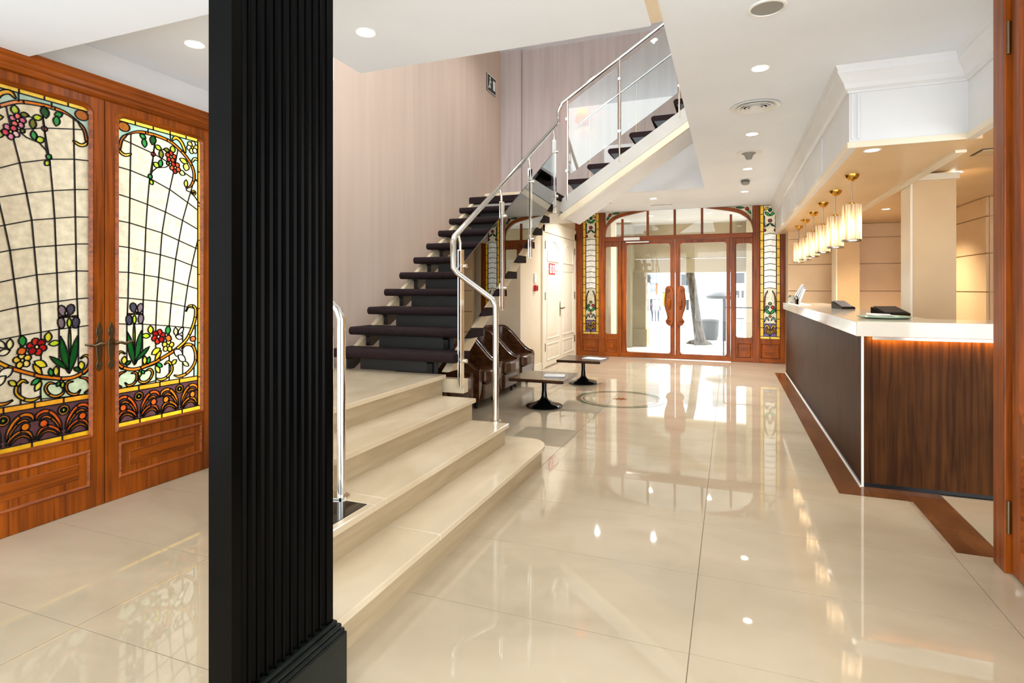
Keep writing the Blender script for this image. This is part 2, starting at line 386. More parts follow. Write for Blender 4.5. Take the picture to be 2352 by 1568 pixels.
def art_glass(parent, shapes, lines, to3, lead_w=.0065, lead_d=.006, pane_name='pane', join=None, nsign=1):
    """shapes: painter's list of (polygon, rgb); lines: extra lead polylines; to3(s,z,off) -> world.
    The pieces are cut against each other so that every piece of glass is a mesh of its own."""
    vs, fs = [], []
    for poly, col in shapes:
        q = list(poly)
        if area2(q) < 0: q = q[::-1]
        o = len(vs); vs += [Vector((p[0], p[1])) for p in q]; fs.append(list(range(o, o + len(q))))
    V, E_, F_, ov, oe, of = delaunay_2d_cdt(vs, [], fs, 1, 1e-5, True)
    groups = {}
    for f, src in zip(F_, of):
        if not src: continue
        groups.setdefault(max(src), []).append(f)
    joined = {}
    for k, fl_ in sorted(groups.items()):
        ids = {}; vv = []; ff = []
        for f in fl_:
            g = []
            for i in f:
                if i not in ids: ids[i] = len(vv); vv.append(to3(V[i][0], V[i][1], 0))
                g.append(ids[i])
            ff.append(g)
        col = shapes[k][1]
        if join and join(shapes[k][0]):
            a, b_ = joined.setdefault(col, ([], [])); o = len(a); a += vv; b_ += [[i + o for i in g] for g in ff]; continue
        me = bpy.data.meshes.new(pane_name); me.from_pydata(vv, [], ff); me.materials.append(glass_col(col))
        ob = bpy.data.objects.new(pane_name, me); C.objects.link(ob); attach(ob, parent)
    for col, (a, b_) in joined.items():
        me = bpy.data.meshes.new('small_panes'); me.from_pydata(a, [], b_); me.materials.append(glass_col(col))
        ob = bpy.data.objects.new('small_panes', me); C.objects.link(ob); attach(ob, parent); ob['kind'] = 'stuff'
    # lead came along all the outlines that are still in front
    lb = MB()
    top = {}
    emap = {}
    for f, src in zip(F_, of):
        if not src: continue
        g = max(src)
        for i in range(len(f)):
            e = tuple(sorted((f[i], f[(i + 1) % len(f)]))); emap.setdefault(e, []).append(g)
    segs = [(V[a], V[b_]) for (a, b_), g in emap.items() if len(g) == 1 or g[0] != g[1]]
    for pl in lines: segs += [(Vector(p), Vector(q)) for p, q in zip(pl, pl[1:])]
    for a, b_ in segs:
        a, b_ = Vector((a[0], a[1])), Vector((b_[0], b_[1])); d = b_ - a
        if d.length < 1e-4: continue
        d.normalize(); nr = Vector((-d.y, d.x)) * lead_w * .5; a = a - d * lead_w * .3; b_ = b_ + d * lead_w * .3
        q = [a - nr, b_ - nr, b_ + nr, a + nr]; o = len(lb.v)
        lb.v += [to3(p.x, p.y, -lead_d * .4) for p in q] + [to3(p.x, p.y, lead_d) for p in q]
        lb.f += [(o + 4, o + 5, o + 6, o + 7), (o, o + 1, o + 5, o + 4), (o + 1, o + 2, o + 6, o + 5), (o + 2, o + 3, o + 7, o + 6), (o + 3, o, o + 4, o + 7)]
    me = bpy.data.meshes.new('lead_came'); me.from_pydata(lb.v, [], lb.f); me.materials.append(MATS['lead'])
    ob = bpy.data.objects.new('lead_came', me); C.objects.link(ob); attach(ob, parent)
    return ob

# ---- leaf design, read off the right leaf: s = distance from the meeting stile's glass edge, z = height
DX = -3.815
GS0, GW, GZ0, GZ1 = 2.572, .648, .460, 2.562
def P0(u, v): p = atx(u, v, DX); return (p[1] - GS0, p[2])
def R2(x, y): return P0(260 + x / 7.127, 260 + y / 7.127)
def R5(x, y): return P0(260 + x / 5.06, 680 + y / 5.06)
CREAM, CREAM2, AQUA = (214, 207, 182), (208, 200, 174), (160, 192, 176)
ORG, ORD, YEL, YL2 = (214, 120, 24), (206, 88, 26), (236, 186, 40), (240, 208, 80)
GRN, DGR, YGR, OLV, PUR, RED, BRN = (40, 140, 60), (16, 76, 26), (168, 196, 40), (112, 116, 30), (88, 56, 62), (176, 30, 24), (160, 92, 30)
def door_design(top_cols):
    sh = []; ln = []
    zb0, zb1 = .502, .698                    # fan frieze
    ys = [[(301, 331), (295, 680), (292, 745)], [(356, 330), (352, 366), (343, 416), (336, 513), (330, 680), (328, 745)],
          [(408, 350), (400, 395), (387, 449), (373, 531), (361, 690), (358, 755)], [(452, 395), (437, 445), (418, 513), (404, 595), (395, 680), (389, 752)],
          [(475, 470), (457, 541), (441, 609), (427, 680), (420, 753)]]
    hs = [[(268, 314), (287, 322), (352, 352), (400, 380), (466, 425)], [(266, 381), (300, 391), (348, 411), (389, 434), (429, 463), (466, 491)], [(266, 444), (298, 454), (341, 470), (379, 486), (420, 506), (466, 533)],
          [(266, 505), (296, 511), (338, 524), (371, 534), (411, 552), (466, 577)], [(266, 564), (295, 568), (334, 577), (366, 584), (404, 595), (466, 619)],
          [(264, 624), (295, 625), (330, 631), (363, 636), (396, 645), (466, 667)], [(264, 683), (292, 684), (327, 688), (361, 691), (392, 696), (422, 703), (466, 712)],
          [(264, 743), (292, 744), (329, 744), (359, 746), (388, 748), (420, 751), (466, 756)]]
    VC = [[P0(*p) for p in c] for c in ys]; HC = [[P0(*p) for p in c] for c in hs]
    def vx(c, z):                            # s of a vertical lead at height z
        pts = sorted(c, key=lambda p: p[1])
        if z <= pts[0][1]: return pts[0][0]
        for a, b_ in zip(pts, pts[1:]):
            if z <= b_[1]: return a[0] + (b_[0] - a[0]) * (z - a[1]) / max(1e-6, b_[1] - a[1])
        a, b_ = pts[-2], pts[-1]; return b_[0] + (b_[0] - a[0]) * (z - b_[1]) / max(1e-6, b_[1] - a[1])
    def hz(c, s):
        pts = sorted(c)
        if s <= pts[0][0]: return pts[0][1]
        for a, b_ in zip(pts, pts[1:]):
            if s <= b_[0]: return a[1] + (b_[1] - a[1]) * (s - a[0]) / (b_[0] - a[0])
        return pts[-1][1]
    def cross(i, j):                         # vertical i (-1 = edge, 5 = outer edge) with horizontal j (-1 top, 8 bottom)
        s = 0 if i < 0 else (GW if i >= 5 else vx(VC[i], 1.5))
        for _ in range(12):
            z = GZ1 if j < 0 else (GZ0 if j >= 8 else hz(HC[j], s))
            if 0 <= i < 5: s = min(GW - .0005 * (6 - i), max(.002, vx(VC[i], z)))
        return (s, z)
    sh.append(([(0, GZ0), (GW, GZ0), (GW, GZ1), (0, GZ1)], CREAM))
    for j in range(-1, 8):
        for i in range(-1, 5):
            q = [cross(i, j), cross(i + 1, j), cross(i + 1, j + 1), cross(i, j + 1)]
            if abs(area2(q)) < 2e-4: continue
            sh.append((q, CREAM if (i + j) % 2 else CREAM2))
    # aqua field above the arching band and along the outer side
    A = [R2(*p) for p in [(112, 600), (118, 520), (150, 420), (230, 345), (400, 305), (580, 330), (750, 380), (930, 460), (1060, 565), (1180, 690), (1270, 820), (1320, 950), (1325, 1080), (1280, 1180), (1215, 1222)]]
    Ac = [tuple(p) for p in smooth_curve(A[1:13], 3)]
    sh.append((Ac + [(GW - .03, Ac[-1][1]), (GW - .03, GZ1 - .035), (0, GZ1 - .035), (0, Ac[0][1])], AQUA))
    for x in (575, 940): ln.append([R2(x, 250 if x < 600 else 340), R2(x, 330 if x < 600 else 460)])
    sh.append(([(GW - .065, .70), (GW - .03, .70), (GW - .03, 1.12), (GW - .05, 1.12)], AQUA))
    sh.append(([R5(0, 820), R5(30, 800), R5(100, 850), R5(300, 860), R5(500, 790), R5(500, 980), R5(260, 1040), R5(0, 1085)], (190, 206, 170)))
    # borders
    def strip(a, b_, z0, z1, cuts, col):
        e = [a + (b_ - a) * i / cuts for i in range(cuts + 1)]
        for p, q in zip(e, e[1:]): sh.append(([(p, z0), (q, z0), (q, z1), (p, z1)], col))
    strip(0, GW, GZ1 - .036, GZ1, 5, YL2)
    for i in range(8):
        z0 = GZ0 + (GZ1 - GZ0) * i / 8; sh.append(([(GW - .03, z0), (GW, z0), (GW, z0 + (GZ1 - GZ0) / 8), (GW - .03, z0 + (GZ1 - GZ0) / 8)], (222, 164, 40)))
    # fan frieze
    sh.append(([(0, zb0), (GW - .03, zb0), (GW - .03, zb1), (0, zb1)], PUR))
    for s0 in (.155, .465):
        for sg in (-1, 1):
            f = lambda pts: [(s0 + sg * x, zb0 + z) for x, z in pts]
            up = [(.012, .035), (.028, .095), (.06, .145), (.10, .168), (.138, .155), (.150, .122)]
            for i, pl in enumerate(bandp(f(up), .021, 2, 4)): sh.append((pl, ORD if s0 < .3 else ORG))
            up2 = [(.02, .03), (.038, .08), (.068, .118), (.10, .135), (.132, .120)]
            for pl in bandp(f(up2), .014, 2, 4): sh.append((pl, ORG))
            lo = [(.012, .012), (.04, .05), (.085, .074), (.125, .060), (.150, .012)]
            for pl in bandp(f(lo), .017, 2, 4): sh.append((pl, ORD if s0 < .3 else ORG))
            lo2 = [(.03, .008), (.055, .035), (.088, .048), (.118, .036), (.136, .006)]
            for pl in bandp(f(lo2), .012, 1, 4): sh.append((pl, ORG))
            sh.append((ell((s0 + sg * .108, zb0 + .096), .023, .022), ORD if s0 < .3 else ORG))
        sh.append((ell((s0, zb0 + .155), .032, .031), (216, 142, 40))); sh.append((ell((s0, zb0 + .155), .018, .018), PUR)); sh.append((ell((s0, zb0 + .155), .011, .011), YGR))
    strip(0, GW, GZ0, zb0, 4, YEL)
    strip(0, GW - .03, zb1, zb1 + .034, 4, (232, 164, 44))
    # arching band at the top and its scrolls
    for pl in bandp(A[3:], .020, 6, 4): sh.append((pl, ORG))
    for pl in bandp(A[:4], .018, 1, 4): sh.append((pl, BRN))
    for pl in bandp([R2(*p) for p in [(100, 590), (140, 650), (210, 685), (300, 665)]], .018, 1): sh.append((pl, (222, 186, 60)))
    for pl in bandp([R2(*p) for p in [(970, 440), (1030, 398), (1110, 460), (1160, 560), (1185, 650)]], .024, 1): sh.append((pl, (226, 172, 40)))
    for pl in bandp([R2(*p) for p in [(1290, 800), (1335, 745), (1390, 765)]], .018, 1): sh.append((pl, (232, 190, 120)))
    sh.append((ell(R2(180, 220), .040, .032), BRN))
    sh += flower(R2(1300, 560), .048, [(232, 200, 110), (240, 226, 180)], YEL, 6)
    for cx_, cy_, a, l, w, col in [(490, 380, 35, 62, 40, GRN), (515, 485, 85, 75, 45, GRN), (655, 440, 100, 78, 55, DGR), (740, 560, 30, 62, 40, YGR), (880, 600, 20, 50, 34, OLV), (978, 592, 95, 62, 48, YGR),
                                 (790, 670, 90, 72, 42, OLV), (780, 820, 100, 62, 40, GRN), (710, 845, 35, 60, 45, YGR), (900, 820, 60, 34, 30, OLV), (1155, 780, 30, 75, 44, (196, 196, 60)), (1200, 880, 100, 62, 60, (220, 214, 90)),
                                 (1130, 975, 35, 60, 44, (190, 210, 120)), (1195, 1150, 92, 62, 36, (210, 204, 60)), (610, 1035, 60, 44, 38, GRN), (630, 1130, 60, 46, 34, YGR)]:
        r = math.radians(a); dx, dy = math.cos(r) * l, math.sin(r) * l
        sh.append((leafp(R2(cx_ - dx, cy_ - dy), R2(cx_ + dx, cy_ + dy), w * 2 * .00042), col))
    sh.append((ell(R2(660, 670), .016, .015, .4, 8), (226, 110, 110)))
    sh += flower(R2(950, 715), .042, top_cols[0], (240, 224, 150)); sh += flower(R2(1020, 890), .044, top_cols[1], (240, 224, 150), 5, .9)
    sh.append((ell(R2(1320, 1300), .020, .018), YEL)); sh.append((ell(R2(1320, 1300), .008, .007, 0, 8), BRN))
    ln += [[R2(*p) for p in q] for q in [[(680, 510), (662, 640), (640, 960), (628, 1000)], [(650, 950), (720, 892), (860, 885), (925, 850)], [(1195, 1205), (1205, 1265), (1290, 1300), (1420, 1480)], [(800, 590), (850, 600)]]]
    # lower scrolls
    D = [R5(*p) for p in [(140, 668), (90, 645), (48, 690), (52, 760), (100, 818), (200, 850), (300, 840), (400, 802), (500, 760), (600, 702), (700, 640), (780, 578), (850, 508), (900, 420), (938, 320), (960, 220), (958, 145), (925, 110), (880, 118), (848, 175)]]
    for i, pl in enumerate(bandp(D, .021, 9, 4)): sh.append((pl, YEL if i in (0, 8) else (ORG if i < 5 else (232, 168, 40))))
    for pts, w, col, sg in [([(800, 612), (850, 562), (920, 572), (955, 640), (960, 740), (920, 830), (850, 900), (770, 930), (712, 918)], .020, (226, 150, 40), 4), ([(600, 795), (640, 762), (680, 800), (682, 870), (625, 940), (560, 968), (500, 955)], .018, (222, 176, 40), 3),
                            ([(380, 868), (430, 848), (460, 890), (430, 960), (370, 1000), (312, 988), (302, 940)], .015, (222, 150, 40), 2), ([(150, 872), (80, 902), (42, 968), (34, 1025), (100, 1052)], .015, ORD, 2), ([(215, 895), (268, 892), (278, 950), (245, 1012), (180, 1040), (142, 1005)], .014, (222, 140, 40), 2)]:
        for pl in bandp([R5(*p) for p in pts], w, sg, 4): sh.append((pl, col))
    sh += flower(R5(640, 575), .046, [(228, 196, 60), (236, 214, 110)], (244, 236, 190), 5, .2)
    sh += flower(R5(530, 470), .052, [RED, (190, 44, 30), (150, 20, 20)], (240, 226, 180), 6)
    sh.append((ell(R5(930, 495), .024, .020), (214, 110, 60)))
    for cx_, cy_, a, l, w, col in [(132, 745, 95, 48, 42, (206, 196, 60)), (175, 775, -35, 40, 30, DGR), (438, 390, 85, 50, 44, (206, 200, 50)), (385, 460, 2, 50, 38, YGR), (640, 395, 95, 52, 44, GRN), (645, 488, 25, 38, 48, (216, 110, 40)),
                                 (500, 640, -35, 62, 46, (216, 206, 50)), (525, 690, -60, 70, 34, (222, 180, 50)), (370, 745, 90, 52, 36, (206, 196, 60)), (415, 745, 100, 44, 30, GRN), (710, 765, -45, 40, 34, (206, 200, 60)), (520, 850, 60, 48, 36, (206, 206, 90)),
                                 (540, 800, 30, 40, 34, GRN), (730, 410, 85, 48, 38, (226, 226, 160)), (790, 400, -50, 48, 36, (236, 232, 200)), (770, 475, 15, 44, 38, (236, 232, 200)), (760, 660, 30, 60, 60, (236, 232, 210)), (800, 720, 40, 56, 50, (232, 228, 200)),
                                 (845, 785, 35, 44, 34, (214, 220, 150)), (350, 880, 60, 26, 26, GRN), (312, 900, 85, 34, 26, YGR)]:
        r = math.radians(a); dx, dy = math.cos(r) * l, math.sin(r) * l
        sh.append((leafp(R5(cx_ - dx, cy_ - dy), R5(cx_ + dx, cy_ + dy), w * 1.5 * .00060), col))
    # iris
    for a, b_, w, col in [((168, 415), (250, 800), .042, DGR), ((332, 398), (262, 790), .042, (20, 84, 30)), ((424, 585), (266, 750), .030, DGR), ((247, 300), (247, 620), .014, YGR)]:
        sh.append((leafp(R5(*a), R5(*b_), w), col))
    IR, IR2 = (66, 62, 76), (120, 104, 112)
    for c, rx, ry, r, col in [((188, 275), .022, .036, .1, IR), ((325, 262), .020, .036, -.1, IR2), ((250, 270), .013, .028, 0, YGR), ((240, 132), .024, .034, .3, IR), ((316, 138), .022, .034, -.3, IR2), ((277, 168), .008, .014, 0, CREAM)]:
        sh.append((ell(R5(*c), rx, ry, r, 10), col))
    for a, b_ in [((170, 207), (225, 207)), ((245, 205), (285, 205)), ((300, 205), (340, 207))]:
        for pl in bandp([R5(*a), R5((a[0] + b_[0]) / 2, a[1]), R5(*b_)], .008, 1, 2, False): sh.append((pl, (226, 120, 30)))
    # keep every piece inside the sight size of the frame
    cl = lambda p: (min(GW, max(0, p[0])), min(GZ1, max(GZ0, p[1])))
    out = []
    for pl, c in sh:
        q = []
        for p in pl:
            p = cl(p)
            if not q or (abs(p[0] - q[-1][0]) + abs(p[1] - q[-1][1])) > 1e-5: q.append(p)
        if len(q) > 2 and abs(area2(q)) > 2e-5: out.append((q, c))
    return out, [[cl(p) for p in l] for l in ln]

# ================================================================== LEFT DOUBLE DOOR
def rrect(a0, a1, z0, z1, r, n=5, corners=(1, 1, 1, 1)):
    out = []
    for k, (cx_, cz, q) in enumerate([(a0 + r, z0 + r, PI), (a1 - r, z0 + r, 1.5 * PI), (a1 - r, z1 - r, 0), (a0 + r, z1 - r, .5 * PI)]):
        if corners[k]:
            for i in range(n + 1): out.append((cx_ + r * math.cos(q + i * PI / 2 / n), cz + r * math.sin(q + i * PI / 2 / n)))
        else:
            out.append(((a0, z0), (a1, z0), (a1, z1), (a0, z1))[k])
    return out
def plate_with_hole(mb, outer, hole, x0, x1, axis=0):
    """outer rectangle (a0,a1,z0,z1) with a polygon hole, extruded between x0 and x1 along axis"""
    a0, a1, z0, z1 = outer; vs = [Vector(p) for p in [(a0, z0), (a1, z0), (a1, z1), (a0, z1)]] + [Vector(p) for p in hole]
    h = list(range(4, len(vs)))
    V, E_, F_, _, _, of = delaunay_2d_cdt(vs, [], [[0, 1, 2, 3], h if area2(hole) > 0 else h[::-1]], 1, 1e-6, True)
    P = (lambda p, x: (x, p[0], p[1])) if axis == 0 else (lambda p, x: (p[0], x, p[1]))
    n = len(V); o = len(mb.v); mb.v += [P(p, x0) for p in V] + [P(p, x1) for p in V]
    cnt = {}
    for f, s_ in zip(F_, of):
        if 1 in s_: continue
        mb.f.append(tuple(o + i for i in f)); mb.f.append(tuple(o + n + i for i in f[::-1]))
        for i in range(len(f)):
            e = (f[i], f[(i + 1) % len(f)]); cnt[tuple(sorted(e))] = cnt.get(tuple(sorted(e)), []) + [e]
    for k, e in cnt.items():
        if len(e) == 1: a, b_ = e[0]; mb.f.append((o + a, o + b_, o + n + b_, o + n + a))
    return mb
def raised_panel(parent, a0, a1, z0, z1, face, d, axis, mat):
    """moulded frame plus fielded panel; face = plane coordinate, d = sign pointing to the viewer"""
    P = (lambda a, z, x: (x, a, z)) if axis == 0 else (lambda a, z, x: (a, x, z))
    mb = MB(); rings = []
    for ins, dep in [(0, 0), (.012, .010), (.022, .002), (.03, -.012), (.055, -.012), (.075, .002), (.08, .002)]:
        x = face + d * dep; rings.append([P(a0 + ins, z0 + ins, x), P(a1 - ins, z0 + ins, x), P(a1 - ins, z1 - ins, x), P(a0 + ins, z1 - ins, x)])
    for r in rings: mb.v += r
    for i in range(len(rings) - 1):
        for j in range(4): mb.f.append((i * 4 + j, i * 4 + (j + 1) % 4, (i + 1) * 4 + (j + 1) % 4, (i + 1) * 4 + j))
    k = (len(rings) - 1) * 4; mb.f.append((k, k + 1, k + 2, k + 3))
    return mb.build('panel', mat, parent)
def frame_of(parent, a0, a1, z0, z1, hole_r, g, x0, x1, axis, name, mat_v, mat_h, rail=None):
    pass
def lobby_leaf(root, y_meet, sg, cols, zt=2.63):
    """one leaf of the left door; sg = +1 to the right of the meeting line"""
    y_in = y_meet + sg * .082; y_out = y_in + sg * GW; ye = y_out + sg * .085
    lo, hi = min(y_meet + sg * .003, ye), max(y_meet + sg * .003, ye); g0, g1 = min(y_in, y_out), max(y_in, y_out)
    leaf = plate_with_hole(MB(), (lo, hi, .001, zt), rrect(g0, g1, GZ0, GZ1, .05, 5, (0, 0, 1, 1)), DX - .03, DX + .012).build('door_leaf', 'wood_z', root, bevel=.003)
    mo = MB()                                               # glazing bead
    hole = rrect(g0, g1, GZ0, GZ1, .05, 5, (0, 0, 1, 1)); inn = rrect(g0 + .014, g1 - .014, GZ0 + .014, GZ1 - .014, .04, 5, (0, 0, 1, 1)); out = rrect(g0 - .016, g1 + .016, GZ0 - .016, GZ1 + .016, .062, 5, (0, 0, 1, 1))
    n = len(hole); mo.v += [(DX + .012, p[0], p[1]) for p in out] + [(DX + .024, p[0], p[1]) for p in hole] + [(DX + .004, p[0], p[1]) for p in inn]
    for a in range(2):
        for j in range(n): mo.f.append((a * n + j, a * n + (j + 1) % n, (a + 1) * n + (j + 1) % n, (a + 1) * n + j))
    mo.build('glazing_bead', 'wood_y', leaf, 40)
    raised_panel(leaf, lo + .085, hi - .085, .135, .375, DX + .013, 1, 0, 'wood_y')
    sh, ln = door_design(cols)
    to3 = lambda s, z, off: (DX - .004 + off, y_in + sg * s, z)
    art_glass(leaf, sh, ln, to3)
    # handle on an ornate back plate
    yh = y_meet + sg * .038; xf = DX + .012
    hp = MB(); pl = []
    for z, w in [(.868, .004), (.885, .016), (.91, .022), (.935, .012), (.96, .017), (1.0, .02), (1.06, .021), (1.085, .012), (1.11, .022), (1.14, .02), (1.165, .010), (1.185, .003)]: pl.append((w, z))
    hp.prism([(yh + w, z) for w, z in pl] + [(yh - w, z) for w, z in pl[::-1]], xf, xf + .006, 0)
    hd = hp.build('handle_plate', 'old_brass', leaf, bevel=.002)
    hb = MB(); hb.lathe([(.0, .012), (.012, .010), (.014, 0)], (xf + .004, yh, .915), 14, 0); hb.lathe([(0, .012), (.012, .010), (.014, 0)], (xf + .004, yh, 1.125), 14, 0)
    hb.tube([(xf, yh, 1.045), (xf + .05, yh, 1.045), (xf + .055, yh + sg * .03, 1.048), (xf + .055, yh + sg * .06, 1.036), (xf + .055, yh + sg * .09, 1.046), (xf + .052, yh + sg * .115, 1.05)], [.011, .010, .010, .009, .010, .006], 10)
    hb.build('handle', 'old_brass', hd, 50)
    return leaf
d1 = thing('door_1', (DX, 2.489, 0), 'wooden double door with floral art nouveau leaded glass in the left wall', 'door', kind='structure')
lobby_leaf(d1, 2.489, 1, [[(196, 70, 30), (176, 40, 24)], [(206, 80, 30), (150, 24, 20)]])
lobby_leaf(d1, 2.489, -1, [[(206, 120, 150), (226, 110, 110), (196, 90, 130)], [(210, 130, 160), (200, 60, 80), (226, 190, 196)]])
b = MB(); b.box(DX - .12, DX + .02, 3.312, 3.362, 0, 2.64); b.box(DX - .12, DX + .02, 1.616, 1.666, 0, 2.64)
b.build('door_jamb', 'wood_z', d1, bevel=.004)
prof = [(0, 2.635), (.03, 2.635), (.036, 2.65), (.036, 2.668), (.05, 2.674), (.05, 2.70), (.066, 2.712), (.07, 2.74), (.078, 2.752), (0, 2.752)]
MB().prism([(DX + x - .0, z) for x, z in prof], 1.58, 3.40, 1).build('door_cornice', 'wood_y', d1)
box(DX - .03, DX + .012, 1.666, 3.312, 2.631, 2.64).build('door_head', 'wood_y', d1)
# behind that door: paving, plus unseen wall and canopy added to dim the glass
b = MB(); b.box(-4.9, -4.8, -1.5, 2.75, -.05, 3.2); b.box(-4.8, -4.0, .9, 1.0, -.05, 3.2); b.box(-4.8, -4.0, 1.0, 2.75, 3.1, 3.2)
tag(b.build('court_shade_wall', 'tan_panel'), 'unseen beige wall and canopy added to shade the stained glass double door', 'wall', kind='structure')
tag(box(-12, -3.98, -4, 12, -.12, -.06).build('court_floor', 'pavement'), 'pale paving of the court behind the stained glass door', 'pavement', kind='structure')

# ================================================================== FRONT ENTRANCE
FY = 11.70
d2 = thing('door_2', (-1.03, FY, 0), 'tall wooden entrance with double glass doors, arched transom and stained side strips', 'door', kind='structure')
def wb(x0, x1, z0, z1, name, mat, par=d2, y0=-.03, y1=.05, bev=.004): return box(x0, x1, FY + y0, FY + y1, z0, z1).build(name, mat, par, bevel=bev)
ZT = 2.98
# posts
for x0, x1 in [(-3.05, -2.905), (-2.545, -2.42), (-2.145, -2.075), (.015, .105), (.41, .53), (.89, .97)]:
    wb(x0, x1, 0, ZT if abs(x0 + 1.03) > 1.3 else 2.40, 'post', 'wood_z', y0=-.05)
wb(-2.42, .41, 2.375, 2.47, 'transom_bar', 'wood_x', y0=-.06)
# arched transom head with spandrels
def arc(xc, zc, rx, rz, a0, a1, n=14): return [(xc + rx * math.cos(a0 + (a1 - a0) * i / n), zc + rz * math.sin(a0 + (a1 - a0) * i / n)) for i in range(n + 1)]
for sg in (-1, 1):
    xe = -1.005 + sg * 1.415
    o_ = [(xe, 2.66)] + [(xe - sg * .10, 2.83), (xe - sg * .30, 2.94), (xe - sg * .62, 2.985)]
    oc = [tuple(p) for p in smooth_curve(o_, 6)]
    i_ = [(xe, 2.52), (xe - sg * .04, 2.67), (xe - sg * .17, 2.80), (xe - sg * .36, 2.885), (xe - sg * .85, 2.98)]
    ic = [tuple(p) for p in smooth_curve(i_, 6)]
    MB().prism(oc + ic[::-1], FY - .05, FY + .04, 1).build('arch_rib', 'wood_x', d2)
    shp = [([(xe, 2.66)] + oc[1:] + [(xe, 2.985)], CREAM), (ell((xe - sg * .10, 2.93), .03, .03), RED), (leafp((xe - sg * .03, 2.83), (xe - sg * .09, 2.91), .04), GRN), (leafp((xe - sg * .14, 2.95), (xe - sg * .3, 2.965), .03), GRN)]
    gp = wb(xe - .001, xe + .001, 2.66, 2.98, 'spandrel_edge', 'wood_z', bev=0)
    art_glass(gp, shp, [], lambda s, z, off: (s, FY - off, z), .012, .006)
for x in (-2.062, -1.55, -1.022, -.506, .022):
    top = 2.98 if abs(x + 1.02) < .8 else 2.835
    wb(x - .022, x + .022, 2.47, top, 'mullion', 'wood_z', y0=-.035, y1=.03)
xs = [-2.42, -2.062, -1.55, -1.022, -.506, .022, .41]
for a, b_ in zip(xs, xs[1:]):
    top = 2.97 if a > -2.2 and b_ < .1 else 2.80
    box(a + .02, b_ - .02, FY + .002, FY + .008, 2.47, top).build('pane', 'door_glass', d2)
# door leaves
for sg, (x0, x1, g0, g1) in zip((-1, 1), [(-2.075, -1.018, -1.975, -1.108), (-1.012, .015, -.918, -.058)]):
    lf = plate_with_hole(MB(), (x0 + .003, x1 - .003, .015, 2.37), rrect(g0, g1, .105, 2.305, .05), FY - .03, FY + .03, 1).build('door_leaf', 'wood_z', d2, bevel=.005)
    gq = rrect(g0, g1, .105, 2.305, .05); MB().prism(gq, FY - .003, FY + .003, 1).build('pane', 'door_glass', lf)
    # carved pull: scrolled oval shield
    xc = -1.015 + sg * .085; hb = MB(); pf = []
    for z, w0, w1 in [(.66, 0, .03), (.70, -.045, .075), (.76, -.06, .095), (.82, -.055, .06), (.90, -.065, .075), (1.0, -.07, .105), (1.12, -.07, .125), (1.25, -.065, .115), (1.34, -.06, .105), (1.41, -.035, .10), (1.46, 0, .06)]: pf.append((z, w0, w1))
    L = smooth_curve([(xc + sg * w1, z) for z, w0, w1 in pf], 4); R = smooth_curve([(xc + sg * w0, z) for z, w0, w1 in pf], 4)
    hb.prism([tuple(p) for p in L] + [tuple(p) for p in R[::-1]], FY - .075, FY - .03, 1)
    pl = hb.build('pull_plate', 'wood_z', lf, bevel=.012, seg=3)
    cv = MB()
    cv.tube([(p.x, FY - .082, p.y) for p in smooth_curve([(xc + sg * w1 * .8, z) for z, w0, w1 in pf[2:9]], 4)], .014, 8)
    cv.tube([(xc + sg * .06 + .045 * math.cos(q) * (1 - q / 9), FY - .082, 1.36 + .045 * math.sin(q) * (1 - q / 9)) for q in [i * .5 for i in range(14)]], .012, 7)
    cv.tube([(xc + sg * .04 + .04 * math.cos(q) * (1 - q / 9), FY - .082, .75 + .04 * math.sin(q) * (1 - q / 9)) for q in [i * .5 for i in range(14)]], .012, 7)
    cv.lathe([(0, -.03), (.03, -.02), (.035, 0)], (xc + sg * .02, FY - .075, 1.1), 14, 1, 1, 3.4)
    cv.build('carving', 'brass' if False else 'wood_x', pl, 60)
box(-2.02, -1.70, FY - .10, FY - .05, 2.385, 2.445).build('door_closer', 'white_plastic', d2, bevel=.004)
box(-1.98, -1.52, FY - .075, FY - .055, 2.335, 2.36).build('closer_arm', 'steel', d2)
